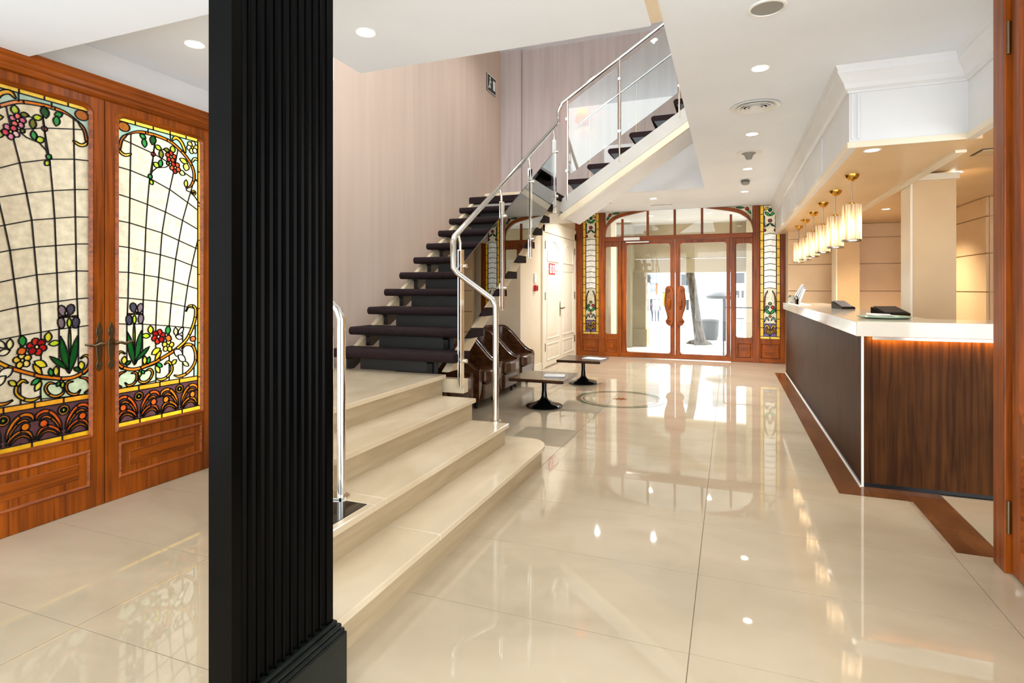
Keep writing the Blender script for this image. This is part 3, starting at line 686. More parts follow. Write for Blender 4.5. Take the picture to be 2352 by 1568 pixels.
# side lights and lower panels
for x0, x1 in [(-2.42, -2.145), (.105, .41)]:
    lf = plate_with_hole(MB(), (x0, x1, .0, 2.375), rrect(x0 + .012, x1 - .012, .465, 2.27, .04), FY - .03, FY + .03, 1).build('side_light', 'wood_z', d2, bevel=.004)
    MB().prism(rrect(x0 + .012, x1 - .012, .465, 2.27, .04), FY - .003, FY + .003, 1).build('pane', 'door_glass', lf)
    raised_panel(lf, x0 + .03, x1 - .03, .09, .37, FY - .031, -1, 1, 'wood_x')
def strip_design(w, z0, z1):
    sh = []; bw = .062; n = 15
    sh.append(([(0, z0), (w, z0), (w, z1), (0, z1)], CREAM))
    for i in range(n):
        a, b_ = z0 + .05 + (z1 - z0 - .05) * i / n, z0 + .05 + (z1 - z0 - .05) * (i + 1) / n
        for s in (0, w - bw): sh.append(([(s, a), (s + bw, a), (s + bw, b_), (s, b_)], (236, 190, 50)))
    for a, b_ in ((0, w / 2), (w / 2, w)): sh.append(([(a, z0), (b_, z0), (b_, z0 + .05), (a, z0 + .05)], (240, 206, 90)))
    c = w / 2; WH = (236, 236, 232)
    za, zb = z0 + .95, z1 - .55
    for i in range(9):
        a, b_ = za + (zb - za) * i / 9, za + (zb - za) * (i + 1) / 9
        k = .02
        q = [(bw + .004, a), (c, a + k), (w - bw - .004, a), (w - bw - .004, b_), (c, b_ + k), (bw + .004, b_)]
        sh.append((q, WH))
    # lower ornament
    zt = z0 + .05
    sh.append(([(bw, zt), (w - bw, zt), (w - bw, zt + .24), (bw, zt + .24)], (110, 92, 150)))
    for sg in (-1, 1):
        for r0, col in ((.10, ORG), (.06, YEL)): 
            for pl in bandp([(c + sg * .008, zt + .02), (c + sg * r0 * .5, zt + .10 + r0 * .5), (c + sg * r0, zt + .05)], .025, 1, 4): sh.append((pl, col))
        for pl in bandp([(c + sg * .01, zt + .13), (c + sg * .05, zt + .21), (c + sg * .1, zt + .16)], .028, 1, 4): sh.append((pl, YEL))
        for pl in bandp([(c + sg * .10, zt + .27), (c + sg * .06, zt + .36), (c + sg * .02, zt + .30)], .02, 1, 4): sh.append((pl, AQUA))
        sh.append((leafp((c, zt + .42), (c + sg * .09, zt + .52), .05), GRN)); sh.append((ell((c + sg * .045, zt + .55), .03, .03), RED if sg > 0 else (60, 110, 90)))
        for pl in bandp([(c + sg * .1, zt + .45), (c + sg * .085, zt + .75), (c + sg * .04, zt + .86)], .018, 2, 4): sh.append((pl, ORG))
    sh.append((ell((c, zt + .62), .03, .025), OLV)); sh.append((ell((c, zt + .38), .022, .02), ORG))
    # upper ornament
    for sg in (-1, 1):
        sh.append((leafp((c, z1 - .20), (c + sg * .09, z1 - .12), .05), GRN)); sh.append((leafp((c + sg * .03, z1 - .03), (c + sg * .1, z1 - .09), .04), YEL))
        sh.append((leafp((c + sg * .005, z1 - .34), (c + sg * .07, z1 - .40), .03), DGR)); sh.append((ell((c + sg * .09, z1 - .47), .022, .025), (150, 40, 40)))
        for pl in bandp([(c + sg * .095, z1 - .2), (c + sg * .10, z1 - .32), (c + sg * .085, z1 - .42)], .016, 1, 4): sh.append((pl, AQUA))
    sh.append((ell((c, z1 - .09), .03, .035), DGR)); sh.append((ell((c, z1 - .29), .034, .032), (140, 50, 70)))
    out = []
    for pl, col in sh:
        q = []
        for p in pl:
            p = (min(w, max(0, p[0])), min(z1, max(z0, p[1])))
            if not q or abs(p[0] - q[-1][0]) + abs(p[1] - q[-1][1]) > 1e-5: q.append(p)
        if len(q) > 2 and abs(area2(q)) > 1e-5: out.append((q, col))
    return out
for x0, x1 in [(-2.905, -2.545), (.53, .89)]:
    sp = plate_with_hole(MB(), (x0, x1, 0, 2.98), rrect(x0 + .008, x1 - .008, .45, 2.975, .02), FY - .02, FY + .02, 1).build('glass_strip', 'wood_z', d2, bevel=.003)
    art_glass(sp, strip_design(x1 - x0 - .016, .45, 2.975), [], lambda s, z, off, x0=x0: (x0 + .008 + s, FY - off, z), .011, .007)
    raised_panel(sp, x0 + .02, x1 - .02, .09, .37, FY - .021, -1, 1, 'wood_x')
wb(-3.05, .97, 0, .085, 'bottom_rail', 'wood_x', y0=-.045); 
box(-2.08, .02, FY - .10, FY - .045, 0, .012).build('threshold', 'steel', d2)
tag(MB().lathe([(.0, 0), (.03, .005), (.045, .03), (.045, .05), (.03, .07), (0, .075)], (-3.0, FY - .14, 2.83), 16).build('security_camera', 'white_plastic', smooth=40), 'small white dome camera high beside the entrance frame', 'camera')

# ================================================================== OUTSIDE THE ENTRANCE
b = MB(); b.box(-3.6, 2.4, 11.78, 14.6, 2.98, 3.08)
tag(b.build('portico_ceiling', 'white_paint'), 'white ceiling of the porch outside the entrance', 'ceiling', kind='structure')
b = MB(); b.box(-3.6, 2.4, 14.35, 14.6, 2.15, 2.98); b.box(-3.6, 2.4, 14.38, 14.57, 1.80, 2.135)
tag(b.build('portico_beam', 'portico'), 'beige beam across the porch beyond the entrance doors', 'beam', kind='structure')
xl = aty(1488, 700, 14.4)[0]; xr = aty(1709, 700, 14.4)[0]; xr2 = aty(1729, 700, 14.4)[0]
b = MB(); b.box(-3.6, xl - .30, 13.6, 14.34, 0, 2.97); b.box(xl - .30, xl, 14.0, 14.34, .42, 1.80); b.box(xl - .36, xl + .03, 13.96, 14.54, 0, .42)
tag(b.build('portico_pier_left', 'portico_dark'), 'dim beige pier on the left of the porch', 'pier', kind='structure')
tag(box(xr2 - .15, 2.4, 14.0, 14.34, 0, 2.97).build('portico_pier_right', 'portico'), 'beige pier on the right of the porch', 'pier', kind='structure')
xw = aty(1416, 700, 12.9)[0]
tag(box(-3.6, xw, 12.25, 12.9, 0, 2.97).build('portico_wall', 'cream_door'), 'pale wall of the porch behind the left side light', 'wall', kind='structure')
tag(box(-6, 4, 11.75, 15.2, -.12, -.005).build('portico_floor', 'pavement'), 'white paved floor of the porch', 'pavement', kind='structure')
b = MB(); b.add([(-40, 15.2, -.01), (40, 15.2, -.01), (60, 70, -2.2), (-60, 70, -2.2), (-40, 15.2, -.3), (40, 15.2, -.3), (60, 70, -2.5), (-60, 70, -2.5)], [(0, 1, 2, 3), (7, 6, 5, 4), (0, 4, 5, 1), (1, 5, 6, 2), (2, 6, 7, 3), (3, 7, 4, 0)])
tag(b.build('street', 'pavement'), 'bright sunlit street sloping away outside the entrance', 'street', kind='structure')
fb = thing('street_building', (-1, 60, -2), 'pale sunlit building across the street with shuttered windows', 'building')
box(-30, 30, 60, 62, -2.5, 16).build('facade_wall', 'facade', fb)
for zz in (1.0, 4.6, 8.2):
    for i in range(-4, 5):
        box(i * 3.2 - .6 - 1, i * 3.2 + .6 - 1, 59.92, 60, zz, zz + 2.2).build('window', 'window_dark', fb)
for zz in (0.3, 3.9, 7.5): box(-30, 30, 59.8, 60, zz, zz + .25).build('string_course', 'white_paint', fb)
# tree trunk
tb = aty(1606, 797, 15.0); tt = MB()
tt.tube([(tb[0] + .06, 15, -.05), (tb[0] + .02, 15, .12), (tb[0] - .04, 15, .5), (tb[0] - .12, 15.02, 1.1), (tb[0] - .18, 15.03, 1.6), (tb[0] - .3, 15.05, 2.1), (tb[0] - .24, 15.1, 5.4)], [.21, .14, .115, .105, .105, .12, .11], 14)
for a, l in ((.2, .35), (2.7, .4), (4.4, .3)): tt.tube([(tb[0], 15, .05), (tb[0] + l * .6 * math.cos(a), 15 + l * .6 * math.sin(a), .03), (tb[0] + l * math.cos(a), 15 + l * math.sin(a), -.03)], [.1, .06, .02], 8)
tr = thing('street_tree', (tb[0], 15, 0), 'rough grey tree trunk standing right outside the glass doors', 'tree')
tt.build('trunk', 'bark', tr, 60)
noisy('foliage', srgb(60, 80, 40), srgb(110, 130, 70), (5, 5, 5), .8)
fo = MB()
for i in range(240):
    a, r, z = random.random() * 6.28, random.random() ** .5 * 1.7, 5.2 + random.random() * 1.8
    c = Vector((tb[0] - .24 + r * math.cos(a), 15.1 + r * math.sin(a), z)); q = Vector((random.uniform(-1, 1), random.uniform(-1, 1), random.uniform(-.5, .5))).normalized(); w = q.orthogonal().normalized() * .07
    fo.add([c - q * .12, c + w, c + q * .12, c - w], [(0, 1, 2, 3)])
fo.build('foliage', 'foliage', tr)
# street furniture
pp = aty(1664, 775, 17.2); hk = thing('street_lamp_post', (pp[0], 17.2, 0), 'black post with a wide flat head outside the right door leaf', 'post')
MB().tube([(pp[0], 17.2, -.1), (pp[0], 17.2, 1.25)], .05, 10).build('pole', 'black_metal', hk, 40)
MB().lathe([(.10, 1.05), (.40, 1.12), (.46, 1.20), (.30, 1.30), (.0, 1.34)], (pp[0] - .1, 17.2, 0), 20).build('head', 'black_metal', hk, 40)
pb = aty(1650, 775, 17.6); 
tag(MB().lathe([(.22, -.1), (.26, .05), (.28, .45), (.30, .5), (.22, .5), (.2, .4), (0, .38)], (pb[0] - .25, 17.6, 0), 20).build('street_planter', 'dark_grey', smooth=40), 'dark round planter beside the black street post', 'planter')
ra = aty(1662, 706, 12.7); rb_ = aty(1735, 706, 12.7)
rl = thing('porch_handrail', (ra[0], 12.7, 0), 'thin black metal handrail just outside the right door', 'handrail')
MB().tube([(ra[0], 12.7, -.02), (ra[0], 12.7, ra[2] - .03), (ra[0] + .03, 12.7, ra[2]), (rb_[0], 12.7, ra[2])], .014, 8).build('rail', 'black_metal', rl, 40)
MB().tube([(rb_[0], 12.7, -.02), (rb_[0], 12.7, ra[2])], .014, 8).build('post', 'black_metal', rl, 40)
# shop fronts down the street, with boards
for (u0, u1, v0, v1, Y, mat, lab) in [(1487, 1494, 632, 652, 30, 'dark_grey', 'narrow black hanging board high in the left door pane'), (1475, 1492, 649, 662, 28, 'white_plastic', 'white projecting shop sign by the porch pier'), (1506, 1510, 652, 676, 30, 'orange_red', 'slim orange banner seen through the left door leaf'),
                                      (1522, 1527, 672, 702, 32, 'yellow', 'yellow banner close to the carved door pull'), (1488, 1498, 688, 712, 34, 'dark_grey', 'dark shop window nearest the porch pier'), (1502, 1514, 688, 712, 34, 'window_dark', 'grey shop window behind the two walkers'),
                                      (1565, 1582, 632, 655, 34, 'dark_grey', 'dark awning sign left of the tree trunk'), (1568, 1582, 690, 712, 36, 'dark_grey', 'dark shop window left of the tree trunk'), (1691, 1710, 628, 650, 34, 'dark_grey', 'dark board high in the right side light'), (1691, 1709, 668, 684, 36, 'dark_grey', 'flat dark sign in the right side light'),
                                      (1693, 1708, 732, 760, 20, 'window_dark', 'grey bin seen low in the right side light')]:
    a = aty(u0, v0, Y); c = aty(u1, v1, Y)
    o = thing('shop_sign', ((a[0] + c[0]) / 2, Y, c[2]), lab, 'sign'); 
    box(a[0], c[0], Y, Y + .12, c[2], a[2]).build('board', mat, o); e = .06 * (a[2] - c[2])
    box(a[0] - e, c[0] + e, Y + .02, Y + .16, a[2], a[2] + e).build('cap', 'black_metal', o)
    MB().tube([((a[0] + c[0]) / 2, Y + .1, c[2]), ((a[0] + c[0]) / 2, Y + .1, -2.0 * (Y - 15) / 45 - .1)], .05, 6).build('pole', 'vent_grey', o)
def person(u, v_foot, Y, shirt, label, hgt=1.68, step=.12):
    p = aty(u, v_foot, Y); bx_, bz = p[0], p[2]
    J = {'pelvis': (0, 0, .92), 'chest': (0, .02, 1.28), 'neck': (0, 0, 1.46), 'head': (0, -.01, 1.57), 'top': (0, 0, 1.68)}
    bone = [('pelvis', 'chest'), ('chest', 'neck'), ('neck', 'head'), ('head', 'top')]; R = {'pelvis': (.16, .11), 'chest': (.17, .11), 'neck': (.055, .055), 'head': (.085, .10), 'top': (.06, .07)}
    for s in (-1, 1):
        n = 'l' if s < 0 else 'r'
        J.update({n + 'sh': (s * .19, 0, 1.40), n + 'el': (s * .24, .03, 1.12), n + 'ha': (s * .24, -.05, .86), n + 'hip': (s * .10, 0, .86), n + 'kn': (s * .10, s * step * .6 - .02, .48), n + 'an': (s * .10, s * step, .08), n + 'to': (s * .11, s * step - .16, .03)})
        bone += [('chest', n + 'sh'), (n + 'sh', n + 'el'), (n + 'el', n + 'ha'), ('pelvis', n + 'hip'), (n + 'hip', n + 'kn'), (n + 'kn', n + 'an'), (n + 'an', n + 'to')]
        R.update({n + 'sh': (.065, .065), n + 'el': (.045, .045), n + 'ha': (.035, .035), n + 'hip': (.09, .09), n + 'kn': (.06, .06), n + 'an': (.04, .04), n + 'to': (.035, .03)})
    ks = list(J); me = bpy.data.meshes.new('person'); me.from_pydata([J[k] for k in ks], [(ks.index(a), ks.index(b_)) for a, b_ in bone], [])
    o = bpy.data.objects.new('person', me); C.objects.link(o); o.location = (bx_, Y, bz); o.rotation_euler = (0, 0, PI)
    sk = o.modifiers.new('skin', 'SKIN'); sk.use_smooth_shade = True
    lay = me.skin_vertices[0].data
    for i, k in enumerate(ks): lay[i].radius = R[k]; lay[i].use_root = (k == 'pelvis')
    o.modifiers.new('sub', 'SUBSURF').levels = 1; o.modifiers['sub'].render_levels = 2
    m, t, bs = base('person_' + shirt, MATS[shirt].node_tree.nodes['Principled BSDF'].inputs[0].default_value, .7)
    tc = t.nodes.new('ShaderNodeTexCoord'); sx = t.nodes.new('ShaderNodeSeparateXYZ'); rp = t.nodes.new('ShaderNodeValToRGB'); rp.color_ramp.interpolation = 'CONSTANT'
    mu = t.nodes.new('ShaderNodeMath'); mu.operation = 'MULTIPLY'; mu.inputs[1].default_value = .5
    cs = [(0, srgb(20, 20, 22)), (.05, srgb(50, 58, 76)), (.475, MATS[shirt].node_tree.nodes['Principled BSDF'].inputs[0].default_value), (.735, srgb(205, 160, 130)), (.80, srgb(40, 28, 20))]
    e = rp.color_ramp.elements; e[0].position, e[0].color = cs[0]; e[1].position, e[1].color = cs[1]
    for p_, c_ in cs[2:]: q = e.new(p_); q.color = c_
    t.links.new(tc.outputs['Object'], sx.inputs[0]); t.links.new(sx.outputs[2], mu.inputs[0]); t.links.new(mu.outputs[0], rp.inputs[0]); t.links.new(rp.outputs[0], bs.inputs['Base Color'])
    me.materials.append(m); tag(o, label, 'person'); return o
def foot_v(Y, u):
    z = -.01 - 2.19 * (Y - 15.2) / 54.8; r = ray(u, 700); return HY - F_PX * (z - H) / (Y / r[1]), z
for u, shirt, lab, Y in [(1495, 'pink', 'distant walker in a pink top on the street', 47), (1509, 'shirt_dark', 'distant walker in dark clothes on the street', 48)]:
    v, z = foot_v(Y, u); person(u, v, Y, shirt, lab)

# ================================================================== WHITE SIDE DOOR IN THE HALL WALL
d4 = thing('door_4', (-3.05, 10.45, 0), 'cream panelled double door with red notice in the side wall near the entrance', 'door', kind='structure')
y0, y1 = 9.45, 11.50
for a, b_ in ((y0 - .12, y0), (y1, y1 + .12)): box(-3.07, -3.02, a, b_, 0, 2.55).build('door_frame', 'cream_door', d4, bevel=.006)
box(-3.07, -3.02, y0 - .12, y1 + .12, 2.40, 2.62).build('door_frame', 'cream_door', d4, bevel=.006)
for a, b_, sg in ((y0, (y0 + y1) / 2, 1), ((y0 + y1) / 2, y1, -1)):
    lf = box(-3.06, -3.028, a + .003, b_ - .003, .02, 2.39).build('door_leaf', 'cream_door', d4, bevel=.003)
    for z0, z1 in ((.12, .42), (.50, 1.75)):
        raised_panel(lf, a + .12, b_ - .12, z0, z1, -3.027, 1, 0, 'cream_door')
    pts = [(a + .16, 1.9)] + [((a + b_) / 2 + math.cos(q) * ((b_ - a) / 2 - .16), 2.05 + math.sin(q) * .22) for q in [PI - i * PI / 10 for i in range(11)]] + [(b_ - .16, 1.9), (a + .16, 1.9)]
    MB().tube([(-3.026, p[0], p[1]) for p in pts], .012, 6).build('arched_moulding', 'cream_door', lf, 60)
    for z in (.3, 1.2, 2.1):
        yy = a + .012 if sg > 0 else b_ - .012
        MB().tube([(-3.02, yy, z), (-3.02, yy, z + .14)], .012, 8).build('hinge', 'old_brass', lf, 40)
yh = (y0 + y1) / 2
h = MB(); h.prism([(yh - .06 + w, z) for w, z in [(.0, .88), (.018, .92), (.022, 1.0), (.018, 1.1), (0, 1.16), (-.018, 1.1), (-.022, 1.0), (-.018, .92)]], -3.027, -3.02, 0); h.tube([(-3.02, yh - .06, 1.03), (-2.97, yh - .06, 1.03), (-2.965, yh + .06, 1.04)], .011, 8)
h.build('handle', 'old_brass', d4, 40)
sg_ = box(-3.024, -3.018, 9.70, 10.06, 1.66, 1.86).build('notice', 'sign_red', d4)
for a in (9.735, 9.905):
    box(-3.017, -3.0165, a, a + .12, 1.685, 1.835).build('pictogram', 'white_plastic', sg_)
    box(-3.0164, -3.016, a + .045, a + .075, 1.71, 1.81).build('pictogram_bar', 'sign_red', sg_)
al = thing('fire_alarm', (-3.05, 8.98, 1.4), 'red fire call point below a small white plate on the cream wall', 'alarm')
box(-3.05, -3.0, 8.93, 9.03, 1.36, 1.46).build('call_point', 'sign_red', al, bevel=.006); box(-3.05, -3.03, 8.93, 9.03, 1.50, 1.66).build('plate', 'white_plastic', al, bevel=.003)
box(-2.999, -2.996, 8.95, 9.01, 1.38, 1.44).build('button', 'black_gloss', al)
MB().box(-3.05, -3.035, 8.29, 9.33, 0, .12).build('baseboard', 'cream_door', wh)

# ================================================================== COLUMN
col = thing('iron_column', (-1.37, 1.34, 0), 'black fluted column on a dark plinth in the foreground', 'column')
sx0 = -1.23; ya, yb = 1.13, 1.54
pr = [(sx0, ya)]
nf = 11; mrg = .028; fw = (yb - ya - 2 * mrg) / nf
pr.append((sx0, ya + mrg))
for i in range(nf):
    c = ya + mrg + fw * (i + .5)
    for q in range(7):
        a = PI * q / 6; pr.append((sx0 - .0 + (-.012 * math.sin(a)), c - math.cos(a) * fw * .40))
    pr.append((sx0, c + fw * .5))
pr += [(sx0, yb), (-1.34, yb), (-1.50, yb - .06), (-1.50, 1.315), (-1.312, ya)]
q2 = []
for p in pr:
    if not q2 or abs(p[0] - q2[-1][0]) + abs(p[1] - q2[-1][1]) > 1e-5: q2.append(p)
MB().prism(q2, .28, 2.96).build('shaft', 'black_paint', col, 30)
def plinth(e, z0, z1): return [(sx0 + e, ya - e), (sx0 + e, yb + e), (-1.34, yb + e), (-1.50, yb - .06 + e * .4), (-1.50, 1.315), (-1.312 + e * .9, ya - e)], z0, z1
for e, z0, z1, nm in [(.033, 0, .255, 'plinth'), (.028, .255, .268, 'base_fillet'), (.021, .268, .284, 'base_torus'), (.011, .284, .298, 'base_bead')]:
    MB().prism(*plinth(e, z0, z1)).build(nm, 'black_plinth', col, bevel=.005)

# ================================================================== MARBLE STEPS
ms = thing('marble_steps', (-2.2, 3.2, 0), 'beige marble steps with rounded lowest step leading to the stair landing', 'steps')
R_ = .165; fx = [-1.385, -1.665, -1.985, -2.315]; yn = [1.70, 1.95, 2.36, 2.36]; yf = [4.17, 4.19, 4.26, 4.36]
def step1(e):
    a = [(-1.70, yn[0]), (fx[0] + e, yn[0])]
    a += [(fx[0] + e - .17 + .17 * math.cos(q), yf[0] + .03 + (.20 + e) * math.sin(q)) for q in [PI / 2 * i / 8 for i in range(9)]]
    a += [(-1.80, yf[0] + .23 + e), (-1.80, 3.0), (-1.70, 3.0)]
    return a
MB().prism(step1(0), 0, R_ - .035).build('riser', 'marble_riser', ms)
def split_tread(poly_fn, z): MB().prism(poly_fn, z - .035, z).build('tread', 'marble', ms, bevel=.006)
s1 = step1(.028); 
split_tread([(-1.70, yn[0]), (fx[0] + .028, yn[0]), (fx[0] + .028, 2.52), (-1.70, 2.52)], R_)
split_tread([(-1.70, 2.524), (fx[0] + .028, 2.524)] + s1[2:-1] + [(-1.70, 3.0)], R_)
box(fx[0] - .02, fx[0] - .004, yn[0], yf[0], 0, .01).build('joint', 'grout', ms)
for i in (1, 2, 3):
    z = R_ * (i + 1); back = fx[i + 1] - .03 if i < 3 else None
    if i < 3:
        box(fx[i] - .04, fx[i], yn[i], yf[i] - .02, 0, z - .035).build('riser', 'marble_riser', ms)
        if i == 1:
            split_tread([(back, 2.37), (fx[i] + .028, 2.37), (fx[i] + .028, 2.46), (back, 2.46)], z); split_tread([(back, 2.463), (fx[i] + .028, 2.463), (fx[i] + .028, yf[i]), (back, yf[i])], z)
            split_tread([(fx[i] - .02, yn[i]), (fx[i] + .028, yn[i]), (fx[i] + .028, 2.368), (fx[i] - .02, 2.368)], z)
            box(back + .0, fx[i] - .021, 2.06, 2.368, 0, z - .001).build('granite_inlay', 'black_granite', ms)
        else: split_tread([(back, yn[i]), (fx[i] + .028, yn[i]), (fx[i] + .028, yf[i]), (back, yf[i])], z)
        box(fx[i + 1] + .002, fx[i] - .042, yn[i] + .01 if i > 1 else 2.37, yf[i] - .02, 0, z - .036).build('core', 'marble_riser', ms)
    else:
        box(fx[i] - .04, fx[i], yn[i], yf[i] - .02, 0, z - .035).build('riser', 'marble_riser', ms)
        pl = [(fx[i] + .028, yn[i]), (fx[i] + .028, yf[i]), (-3.79, yf[i]), (-3.79, 3.42), (-2.74, 3.42), (-2.74, yn[i])]
        split_tread(pl, z)
        MB().prism([(fx[i] - .042, yn[i] + .01), (fx[i] - .042, yf[i] - .02), (-3.78, yf[i] - .02), (-3.78, 3.43), (-2.73, 3.43), (-2.73, yn[i] + .01)], 0, z - .036).build('core', 'marble_riser', ms)
LZ = .66

# ================================================================== STAIRCASE
sc = thing('staircase', (-2.8, 5.8, .665), 'open staircase with dark carpeted treads, glass balustrade and chrome handrail', 'staircase')
XL, XR = -3.45, -2.17
TR, TG = .185, .30
for n in range(1, 11):
    y = 4.25 + TG * (n - 1); z = LZ + TR * n
    pts = []
    for i in range(9): a = PI / 2 + PI * i / 8; pts.append((y + .038 + .038 * math.cos(a), z - .038 + .038 * math.sin(a)))
    pts += [(y + .34, z - .076), (y + .34, z)]
    t = MB().prism(pts, XL, XR, 0).build('tread', 'carpet', sc, 50)
    box(XL + .26, XR - .22, y + .13, y + .15, max(LZ + .001, z - TR - .02), z - .078).build('riser', 'riser_black', sc)
    for xx in (XL + .13, XR - .30):
        MB().prism([(y + .07, z - .077), (y + .32, z - .077), (y + .32, z - .10), (y + .15, max(LZ, z - TR + .0)), (y + .10, max(LZ, z - TR + .0)), (y + .10, z - .10)], xx, xx + .05, 0).build('bracket', 'black_metal', sc)
# upper landing
zl = LZ + TR * 11
MB().box(XL, XR + .02, 7.25, 8.52, zl - .10, zl).build('landing', 'carpet', sc, bevel=.02)
box(XL + .02, XR, 7.30, 8.50, zl - .28, zl - .102).build('landing_frame', 'stringer_white', sc)
# stringers, flight one
for xs_, w in ((XR - .16, .07), (XL + .02, .05)):
    y0_, z0_ = 4.40, LZ + .02
    MB().prism([(y0_ - .05, z0_), (y0_ + .16, z0_), (7.42, zl - .20), (7.42, zl - .02), (7.25, zl - .10)], xs_, xs_ + w, 0).build('stringer', 'stringer_paint', sc, bevel=.004)
box(XR - .20, XR + .04, 4.38, 4.47, .50, .62).build('stringer_foot', 'stringer_paint', sc, bevel=.004)
# flight two (ascends to the right, through the ceiling opening)
FY2 = 7.50; X2, Z2, G2, K2 = -2.09, 2.90, .283, .187
for n in range(7):
    x = X2 + G2 * n; z = Z2 + K2 * n
    pts = []
    for i in range(9): a = PI / 2 + PI * i / 8; pts.append((x + .035 + .035 * math.cos(a), z - .035 + .035 * math.sin(a)))
    pts += [(x + .33, z - .07), (x + .33, z)]
    MB().prism(pts, FY2 + .03, FY2 + 1.0, 1).build('tread', 'carpet', sc, 50)
    MB().prism([(x + .04, z - .071), (x + .33, z - .071), (x + .33, z - .11), (x + .20, z - .27), (x + .13, z - .20)], FY2 + .03, FY2 + .09, 1).build('bracket', 'black_metal', sc)
    MB().prism([(x + .10, z - .071), (x + .13, z - .071), (x + .13, z - .25), (x + .10, z - .23)], FY2 + .10, FY2 + .97, 1).build('riser', 'riser_black', sc)
k2 = K2 / G2
zs = lambda x, o: Z2 + k2 * (x - X2) + o
for yy, dd, mt in ((FY2, .05, 'stringer_white'), (FY2 + .98, .05, 'stringer_white')):
    MB().prism([(X2 - .20, zs(X2 - .20, -.22)), (X2 - .05, zs(X2 - .05, -.42)), (.05, zs(.05, -.42)), (.05, zs(.05, -.22))], yy, yy + dd, 1).build('stringer', mt, sc, bevel=.004)
MB().prism([(X2 - .10, zs(X2 - .1, -.425)), (.05, zs(.05, -.425)), (.05, zs(.05, -.455)), (X2 - .08, zs(X2 - .08, -.455))], FY2 + .02, FY2 + 1.05, 1).build('soffit_board', 'white_paint', sc)
MB().prism([(X2 - .12, zs(X2 - .12, -.43)), (.05, zs(.05, -.43)), (.05, zs(.05, -.53)), (X2 - .06, zs(X2 - .06, -.53))], FY2 - .03, FY2 + .03, 1).build('stringer_moulding', 'stringer_paint', sc, bevel=.004)
# handrail
RX = -2.15
hr = [(-1.762, 4.21, .33), (-1.762, 4.21, 1.26), (-1.79, 4.21, 1.315), (-2.10, 4.21, 1.525), (-2.14, 4.21, 1.575), (-2.145, 4.21, 1.79), (-2.148, 4.24, 1.835)]
hr += [(RX, 4.24 + (7.20 - 4.24) * i / 6, 1.835 + (3.56 - 1.835) * i / 6) for i in range(1, 7)]
hr += [(RX - .01, 7.36, 3.66), (RX - .04, 7.46, 3.74), (RX - .05, 7.49, 3.84), (RX - .0, 7.50, 3.95)]
hr += [(RX + 1.9 * i / 5, 7.50, 3.95 + 1.9 * .637 * i / 5) for i in range(1, 6)]
MB().tube(hr, .024, 14).build('handrail', 'chrome', sc, 50)
MB().lathe([(.0, 0), (.045, 0), (.045, .008), (.03, .014), (.0, .014)], (-1.762, 4.21, .331), 20).build('post_flange', 'chrome', sc, 40)
railz = lambda y: 1.835 + (3.56 - 1.835) * (y - 4.24) / 2.96
strz = lambda y: LZ + .02 + (zl - .10 - LZ - .02) * (y - 4.35) / 2.9
for y in (4.34, 5.27, 6.13, 7.10):
    zb, zt_ = strz(y) - .10, railz(y)
    if y < 4.4: zb = .56
    ps = MB(); ps.box(RX - .006, RX + .006, y - .03, y + .03, zb, zt_ - .16)
    ps.box(RX + .022, RX + .030, y - .03, y + .03, zb, zt_ - .16); ps.build('post', 'chrome', sc, bevel=.003)
    MB().tube([(RX + .008, y, zt_ - .17), (RX + .008, y, zt_ - .10), (RX + .004, y - .02, zt_ - .05), (RX, y - .02, zt_ - .015)], .013, 8).build('rail_bracket', 'chrome', sc, 50)
    for z in (zb + .22, zt_ - .30): MB().lathe([(0, -.02), (.02, -.02), (.022, 0), (.02, .045), (0, .045)], (RX, y + .05, z), 12, 0).build('glass_clamp', 'chrome', sc, 40)
for a, b_ in ((4.37, 5.24), (5.30, 6.10), (6.16, 7.07)):
    gz = lambda y: .98 + (2.52 - .98) * (y - 4.40) / 2.6
    MB().prism([(a, gz(a)), (b_, gz(b_)), (b_, railz(b_) - .30), (a, railz(a) - .30)], RX + .009, RX + .019, 0).build('glass_panel', 'rail_glass', sc)
r2z = lambda x: 3.95 + .637 * (x - RX)
for x in (-2.075, -1.361, -.60):
    MB().tube([(x, 7.50, zs(x, -.30)), (x, 7.50, r2z(x) - .02)], .012, 8).build('post', 'chrome', sc, 40)
    for z in (zs(x, .1), r2z(x) - .28): MB().lathe([(0, -.02), (.02, -.02), (.022, 0), (.02, .02), (0, .02)], (x, 7.49, z), 12, 1).build('glass_clamp', 'chrome', sc, 40)
for a, b_ in ((-2.05, -1.385), (-1.335, -.62)):
    MB().prism([(a, zs(a, .02)), (b_, zs(b_, .02)), (b_, r2z(b_) - .10), (a, r2z(a) - .10)], 7.478, 7.488, 1).build('glass_panel', 'rail_glass', sc)
for x in (-2.0, -1.3, -.6): MB().tube([(x, 8.52, zs(x, -.2)), (x, 8.52, r2z(x))], .012, 8).build('post', 'chrome', sc, 40)
MB().tube([(RX, 8.52, 3.95), (-.2, 8.52, r2z(-.2))], .022, 10).build('wall_handrail', 'chrome', sc, 50)
# short handrail at the near side of the steps
hl = thing('step_handrail', (-1.89, 2.40, .33), 'polished double tube handrail behind the black column', 'handrail')
for dx, dz in ((0, 0), (-.075, -.05)):
    x = -1.865 + dx
    MB().tube([(x, 2.40, .331), (x, 2.40, 1.24 + dz), (x - .02, 2.40, 1.29 + dz), (x - .10, 2.40, 1.345 + dz), (x - .36, 2.40, 1.50 + dz)], .022, 12).build('tube', 'chrome', hl, 50)
MB().lathe([(.0, 0), (.05, 0), (.05, .008), (.0, .012)], (-1.90, 2.40, .331), 20, sx=1.6).build('flange', 'chrome', hl, 40)
MB().tube([(-2.22, 2.40, 1.50), (-2.22, 2.40, .66)], .02, 12).build('rear_post', 'chrome', hl, 50)

